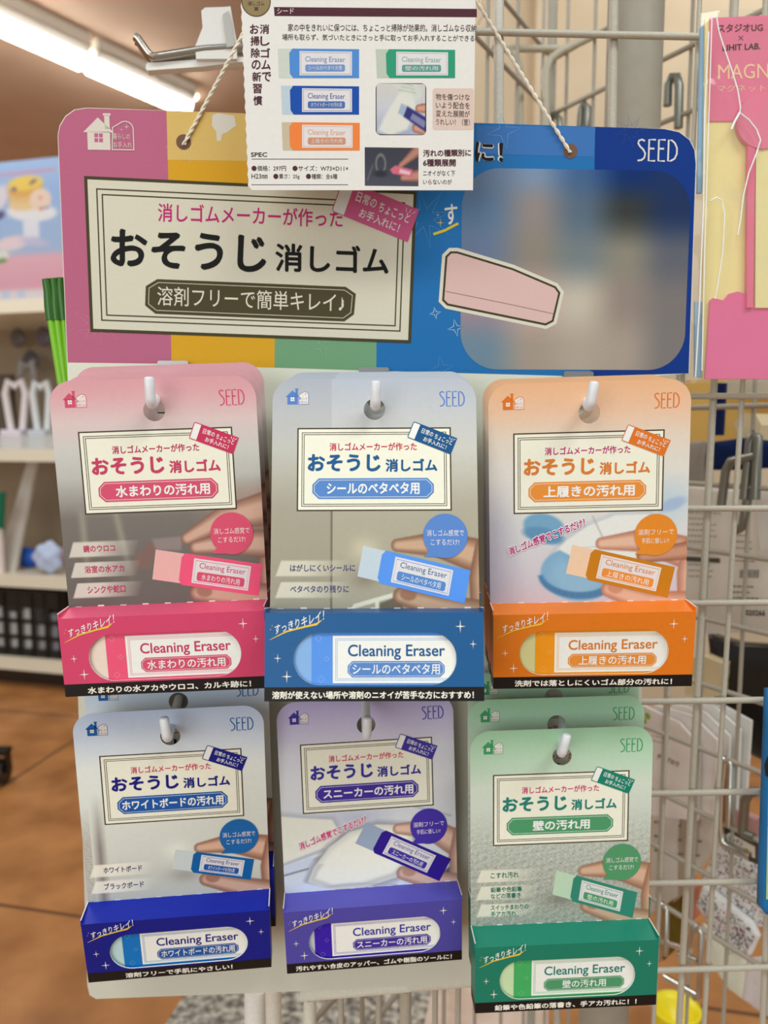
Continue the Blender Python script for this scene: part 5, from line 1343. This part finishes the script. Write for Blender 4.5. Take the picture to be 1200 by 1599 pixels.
for k, x_ in enumerate((xl, xr - 0.02)):
    m_ = MB(); m_.box((x_, 0.0, -0.46), (x_ + 0.02, lev[0] + 0.5, -0.40), (206, 196, 178)); m_.build('upright', PLASTIC, shelf)
m_ = MB(); p = [SX(44, 730, -0.2), SX(58, 730, -0.2), SX(22, 888, -0.06), SX(-8, 888, -0.06)]
m_.hexa([(p[3][0], lev[2], -0.06), (p[2][0], lev[2], -0.06), (p[1][0], lev[1] - 0.04, -0.2), (p[0][0], lev[1] - 0.04, -0.2), (p[3][0], lev[2], -0.075), (p[2][0], lev[2], -0.075), (p[1][0], lev[1] - 0.04, -0.215), (p[0][0], lev[1] - 0.04, -0.215)], (206, 202, 196)); m_.build('divider', PLASTIC, shelf)
# picture package on the top board
o = SX(0, 470, -0.03)
pw0, pw1 = SX(-90, 470, -0.03)[0], SX(108, 470, -0.03)[0]; ph = SX(40, 250, -0.03)[1] - lev[0]
pk_ = thing('picture_box', 'blue and pink box printed with stacked pancakes on the top shelf across the aisle', 'box', M=SH.matrix((pw0 + pw1) / 2, lev[0], -0.03))
m_ = MB(); hw = (pw1 - pw0) / 2; m_.box((-hw, 0, -0.12), (hw, ph, 0), (150, 176, 222))
def pancakes(X, Y):
    u = (X + hw) / (2 * hw) * 198 - 90; v = 470 - Y / ph * 220
    im = vgrad(-v, [(-470, (220, 214, 222)), (-452, (222, 208, 216)), (-446, (222, 164, 184)), (-400, (228, 176, 192)), (-388, (164, 186, 222)), (-300, (150, 178, 224)), (-250, (160, 186, 228))])
    blend(im, (216, 130, 150), soft(np.maximum(np.abs(v - (270 - u * 0.02)) - 2.6, np.abs(u - 35) - 62), 2) * (np.sin(u * 0.9) > -0.6) * 0.8)
    blend(im, (226, 224, 230), soft(ellipse(u, v, (58, 330), 38, 14, 6), 3)); blend(im, (214, 206, 220), soft(ellipse(u, v, (8, 305), 13, 22, 30), 6)); blend(im, (90, 86, 130), soft(ellipse(u, v, (6, 331), 11, 7, -10), 4)); blend(im, (222, 222, 236), soft(np.maximum(np.abs(u - 56) - 12, np.abs(v - 356) - 14), 5))
    for dv, c in ((316, (224, 196, 150)), (304, (220, 184, 128)), (295, (216, 166, 96)), (285, (230, 198, 96))): blend(im, c, soft(ellipse(u, v, (50, dv), 27, 11, -3), 3))
    blend(im, (94, 86, 140), soft(ellipse(u, v, (62, 284), 6, 2.6, -30), 2)); blend(im, (94, 86, 140), soft(ellipse(u, v, (33, 293), 4, 3, 0), 2))
    blend(im, (228, 204, 188), soft(ellipse(u, v, (72, 312), 16, 17, 0), 3)); blend(im, (216, 120, 110), soft(ellipse(u, v, (72, 309), 2.6, 2, 0), 2)); blend(im, (200, 70, 80), soft(ellipse(u, v, (73, 326), 3, 2, 0), 2)); blend(im, (70, 120, 190), soft(ellipse(u, v, (81, 325), 3, 2, 0), 2))
    blend(im, (228, 208, 216), soft(ellipse(u, v, (25, 376), 26, 11, -8), 5)); blend(im, (196, 190, 220), soft(ellipse(u, v, (60, 376), 20, 6, 12), 5)); blend(im, (222, 224, 220), soft(ellipse(u, v, (10, 394), 10, 8, 0), 3)); blend(im, (112, 150, 84), soft(ellipse(u, v, (8, 402), 9, 4, -8), 2))
    blend(im, (172, 196, 230), soft(np.maximum(np.abs(v - 456) - 6, np.abs(np.abs(u - 24) - 12) - 6), 4) * 0.7)
    return im
m_.grid(-hw, hw, 0, ph, 0.006, lambda X, Y: pancakes(X, Y) * 0.84, 0.001); m_.build('printed_carton', PAPER, pk_)
m_ = MB(); m_.box((0.25, ph, -0.06), (hw - 0.02, ph + 0.028, -0.03), (220, 180, 196)); m_.build('hang_tab', PAPER, pk_)
# acrylic holders on the second board
for i, (px, y0, w, c, lab) in enumerate(((26, 592, 0.042, (216, 208, 212), 'left white acrylic holder, heart topped, on the second shelf across the aisle'), (66, 594, 0.034, (206, 210, 214), 'right white acrylic holder on the second shelf across the aisle'), (46, 560, 0.03, (150, 144, 142), 'grey acrylic holder standing behind the two white ones'))):
    off = -0.12 if i < 2 else -0.24
    x_ = SX(px, 690, off)[0]; h_ = SX(px, y0, off)[1] - lev[1]
    t = thing('acrylic_holder', lab, 'holder', M=SH.matrix(x_, lev[1], off), group='acrylic holders on the second shelf')
    m_ = MB(); ww = w * 1.35
    m_.stroke([(-ww * .35, 0.04), (-ww * .75, h_ * .8), (-ww * .5, h_ * .97), (0, h_ * .9), (ww * .5, h_ * .97), (ww * .75, h_ * .8), (ww * .35, 0.04)], 0.022, c, 0.0)
    v2 = m_.V[-1].copy(); n_ = len(v2) // 2; nv = v2.copy(); nv[:, 2] -= 0.012; o0 = m_.n
    m_.V.append(nv); m_.C.append(m_.C[-1]); m_.F += [tuple(q + n_ * 2 for q in f)[::-1] for f in list(m_.F)]; m_.S += list(m_.S); m_.n *= 2
    for s0_ in (0, n_): 
        for k in range(n_ - 1): m_.F.append((s0_ + k, s0_ + k + 1, 2 * n_ + s0_ + k + 1, 2 * n_ + s0_ + k)); m_.S.append(False)
    m_.build('frame', PLASTIC, t)
    m_ = MB(); m_.box((-w, 0, -0.05), (w, 0.07, 0.03), (216, 206, 220) if i != 1 else (190, 196, 206)); m_.build('base', PLASTIC, t)
x_ = SX(48, 530, -0.3)[0]
for i, (px, py, r_, c, lab) in enumerate(((28, 528, 0.034, (96, 90, 88), 'dark round pack hanging left at the back of the second shelf'), (68, 526, 0.034, (100, 90, 100), 'dark round pack hanging right at the back of the second shelf'), (48, 564, 0.036, (82, 84, 92), 'lowest dark round pack hanging at the back of the second shelf'))):
    q = SX(px, py, -0.34); m_ = MB(); m_.ball((0, 0, 0), r_, c, 1, 1.1, 0.35); ob = m_.build('round_pack', PLASTIC); ob.matrix_world = SH.matrix(q[0], q[1], -0.34); tag(ob, lab, 'pack', 'dark round packs on the second shelf')
for i, (px, w_, h0, c, lab) in enumerate(((8, 0.04, 0.27, (88, 78, 68), 'dark brown standing card on the second shelf, left of the holders'), (-28, 0.03, 0.19, (150, 40, 60), 'red pack at the photo edge on the second shelf'))):
    q = SX(px, 690, -0.16); m_ = MB(); m_.box((-w_, 0, -0.02), (w_, h0, 0), c); ob = m_.build('standing_card', PAPER); ob.matrix_world = SH.matrix(q[0], lev[1], -0.16); tag(ob, lab, 'card')
q = SX(22, 690, -0.02); m_ = MB(); m_.prism(rrect(-0.16, 0.0, 0.16, 0.05, 0.015), 0, 0.03, (206, 200, 208)); ob = m_.build('clear_tray', MILKY); M_ = SH.matrix(q[0], lev[1] + 0.0005, -0.055); ob.matrix_world = M_; tag(ob, 'low clear tray at the front of the second shelf', 'tray')
# third board
q = SX(36, 890, -0.03); t = thing('sign_board', 'white sign with a green band at the left of the third shelf', 'sign', M=SH.matrix(q[0], lev[2], -0.02))
m_ = MB(); m_.box((-0.2, 0.0, -0.012), (-0.075, 0.29, 0), (216, 206, 204)); m_.build('panel', PAPER, t)
m_ = MB(); m_.hexa([(-0.2, 0.2, 0.001), (-0.06, 0.16, 0.001), (-0.045, 0.29, 0.001), (-0.2, 0.29, 0.001), (-0.2, 0.2, 0.008), (-0.06, 0.16, 0.008), (-0.045, 0.29, 0.008), (-0.2, 0.29, 0.008)], (22, 96, 70)); m_.build('green_band', PAPER, t)
for i, (px, y0, c, s_, lab) in enumerate(((76, 868, (176, 190, 222), 0.05, 'pale blue bagged toy on the third shelf'), (46, 878, (40, 92, 190), 0.036, 'bright blue bagged item left of the pale blue one on the third shelf'), (112, 874, (196, 160, 176), 0.04, 'pinkish bagged item beside the pale blue one on the third shelf'), (-6, 856, (206, 120, 150), 0.026, 'pink bagged item at the left edge of the third shelf'))):
    q = SX(px, 893, (-0.06, -0.15, -0.16, -0.1)[i]); m_ = MB(); r = random.Random(i); m_.ball((0, 0, 0), s_, c, 1.1, 1.1, 0.6, 12)
    v = m_.V[0]; v *= (1 + 0.16 * np.sin(v[:, :1] * 90 + i) * np.cos(v[:, 1:2] * 110)); v[:, 1] -= v[:, 1].min()
    ob = m_.build('bagged_item', GLOSSY); ob.matrix_world = SH.matrix(q[0], lev[2], (-0.06, -0.15, -0.16, -0.1)[i]); tag(ob, lab, 'toy', 'bagged items on the third shelf')
# lattice basket on the lowest board
q0, q1 = SX(-70, 1030, -0.03)[0], SX(97, 1030, -0.03)[0]; bh = SX(40, 925, -0.03)[1] - lev[3]
bsk = thing('lattice_basket', 'black plastic lattice basket full of packs on the lowest shelf', 'basket', M=SH.matrix((q0 + q1) / 2, lev[3], -0.03))
bw = (q1 - q0) / 2; m_ = MB(); BK = (26, 24, 24)
def lat(face):
    """one slatted side: rim, foot and bars between openings"""
    for y0, y1 in ((0, 0.03), (bh * .27, bh * .33), (bh * .52, bh * .58), (bh * .76, bh)): face(0, y0, 1, y1)
    n = 8
    for k in range(n + 1): face(max(0, k / n - 0.022), 0, min(1, k / n + 0.022), bh)
lat(lambda a, y0, b, y1: m_.box((-bw + 2 * bw * a, y0, -0.006), (-bw + 2 * bw * b, y1, 0), BK))
lat(lambda a, y0, b, y1: m_.box((bw - 0.006, y0, -0.3 + 0.3 * a), (bw, y1, -0.3 + 0.3 * b), BK))
lat(lambda a, y0, b, y1: m_.box((-bw, y0, -0.3 + 0.3 * a), (-bw + 0.006, y1, -0.3 + 0.3 * b), BK))
m_.box((-bw, 0, -0.3), (bw, 0.006, 0), BK); m_.box((-bw, 0, -0.306), (bw, bh, -0.3), BK)
m_.build('basket_body', PLASTIC, bsk)
m_ = MB(); m_.box((-bw, bh, -0.3), (bw, bh + 0.006, -0.285), BK); m_.box((-bw, bh, -0.012), (bw, bh + 0.008, 0.006), BK); m_.box((-bw, bh, -0.3), (-bw + 0.014, bh + 0.008, 0), BK); m_.box((bw - 0.014, bh, -0.3), (bw + 0.004, bh + 0.008, 0), BK); m_.build('rim', PLASTIC, bsk)
r = random.Random(7)
for k in range(7):
    c = r.choice([(206, 204, 204), (176, 172, 176), (206, 190, 190), (150, 150, 156)]); h_ = r.uniform(0.5, 0.85) * bh
    m_ = MB(); m_.box((-0.028, 0, -0.1), (0.028, h_, 0), c); ob = m_.build('small_pack', GLOSSY)
    ob.matrix_world = SH.matrix((q0 + q1) / 2 - bw + 0.045 + k * (2 * bw - 0.09) / 6, lev[3] + 0.0065, -0.05)
    tag(ob, '%s pack standing inside the black lattice basket' % ('first second third fourth fifth sixth seventh'.split()[k] + ' from the left,'), 'pack', 'packs in the lattice basket')
# dark foot of a trolley at the left edge
p = on_floor(4, 1222); t = thing('trolley_caster', 'black trolley caster on the brown tiles at the left edge', 'caster', tuple(p))
m_ = MB(); m_.tube([(-0.012, 0, 0.032), (0.012, 0, 0.032)], 0.032, (24, 22, 22), 20); m_.build('wheel', PLASTIC, t)
m_ = MB(); m_.box((-0.02, -0.012, 0.03), (-0.014, 0.012, 0.085), (40, 38, 38)); m_.box((0.014, -0.012, 0.03), (0.02, 0.012, 0.085), (40, 38, 38)); m_.box((-0.02, -0.02, 0.08), (0.02, 0.02, 0.09), (40, 38, 38)); m_.build('fork', STEEL, t)
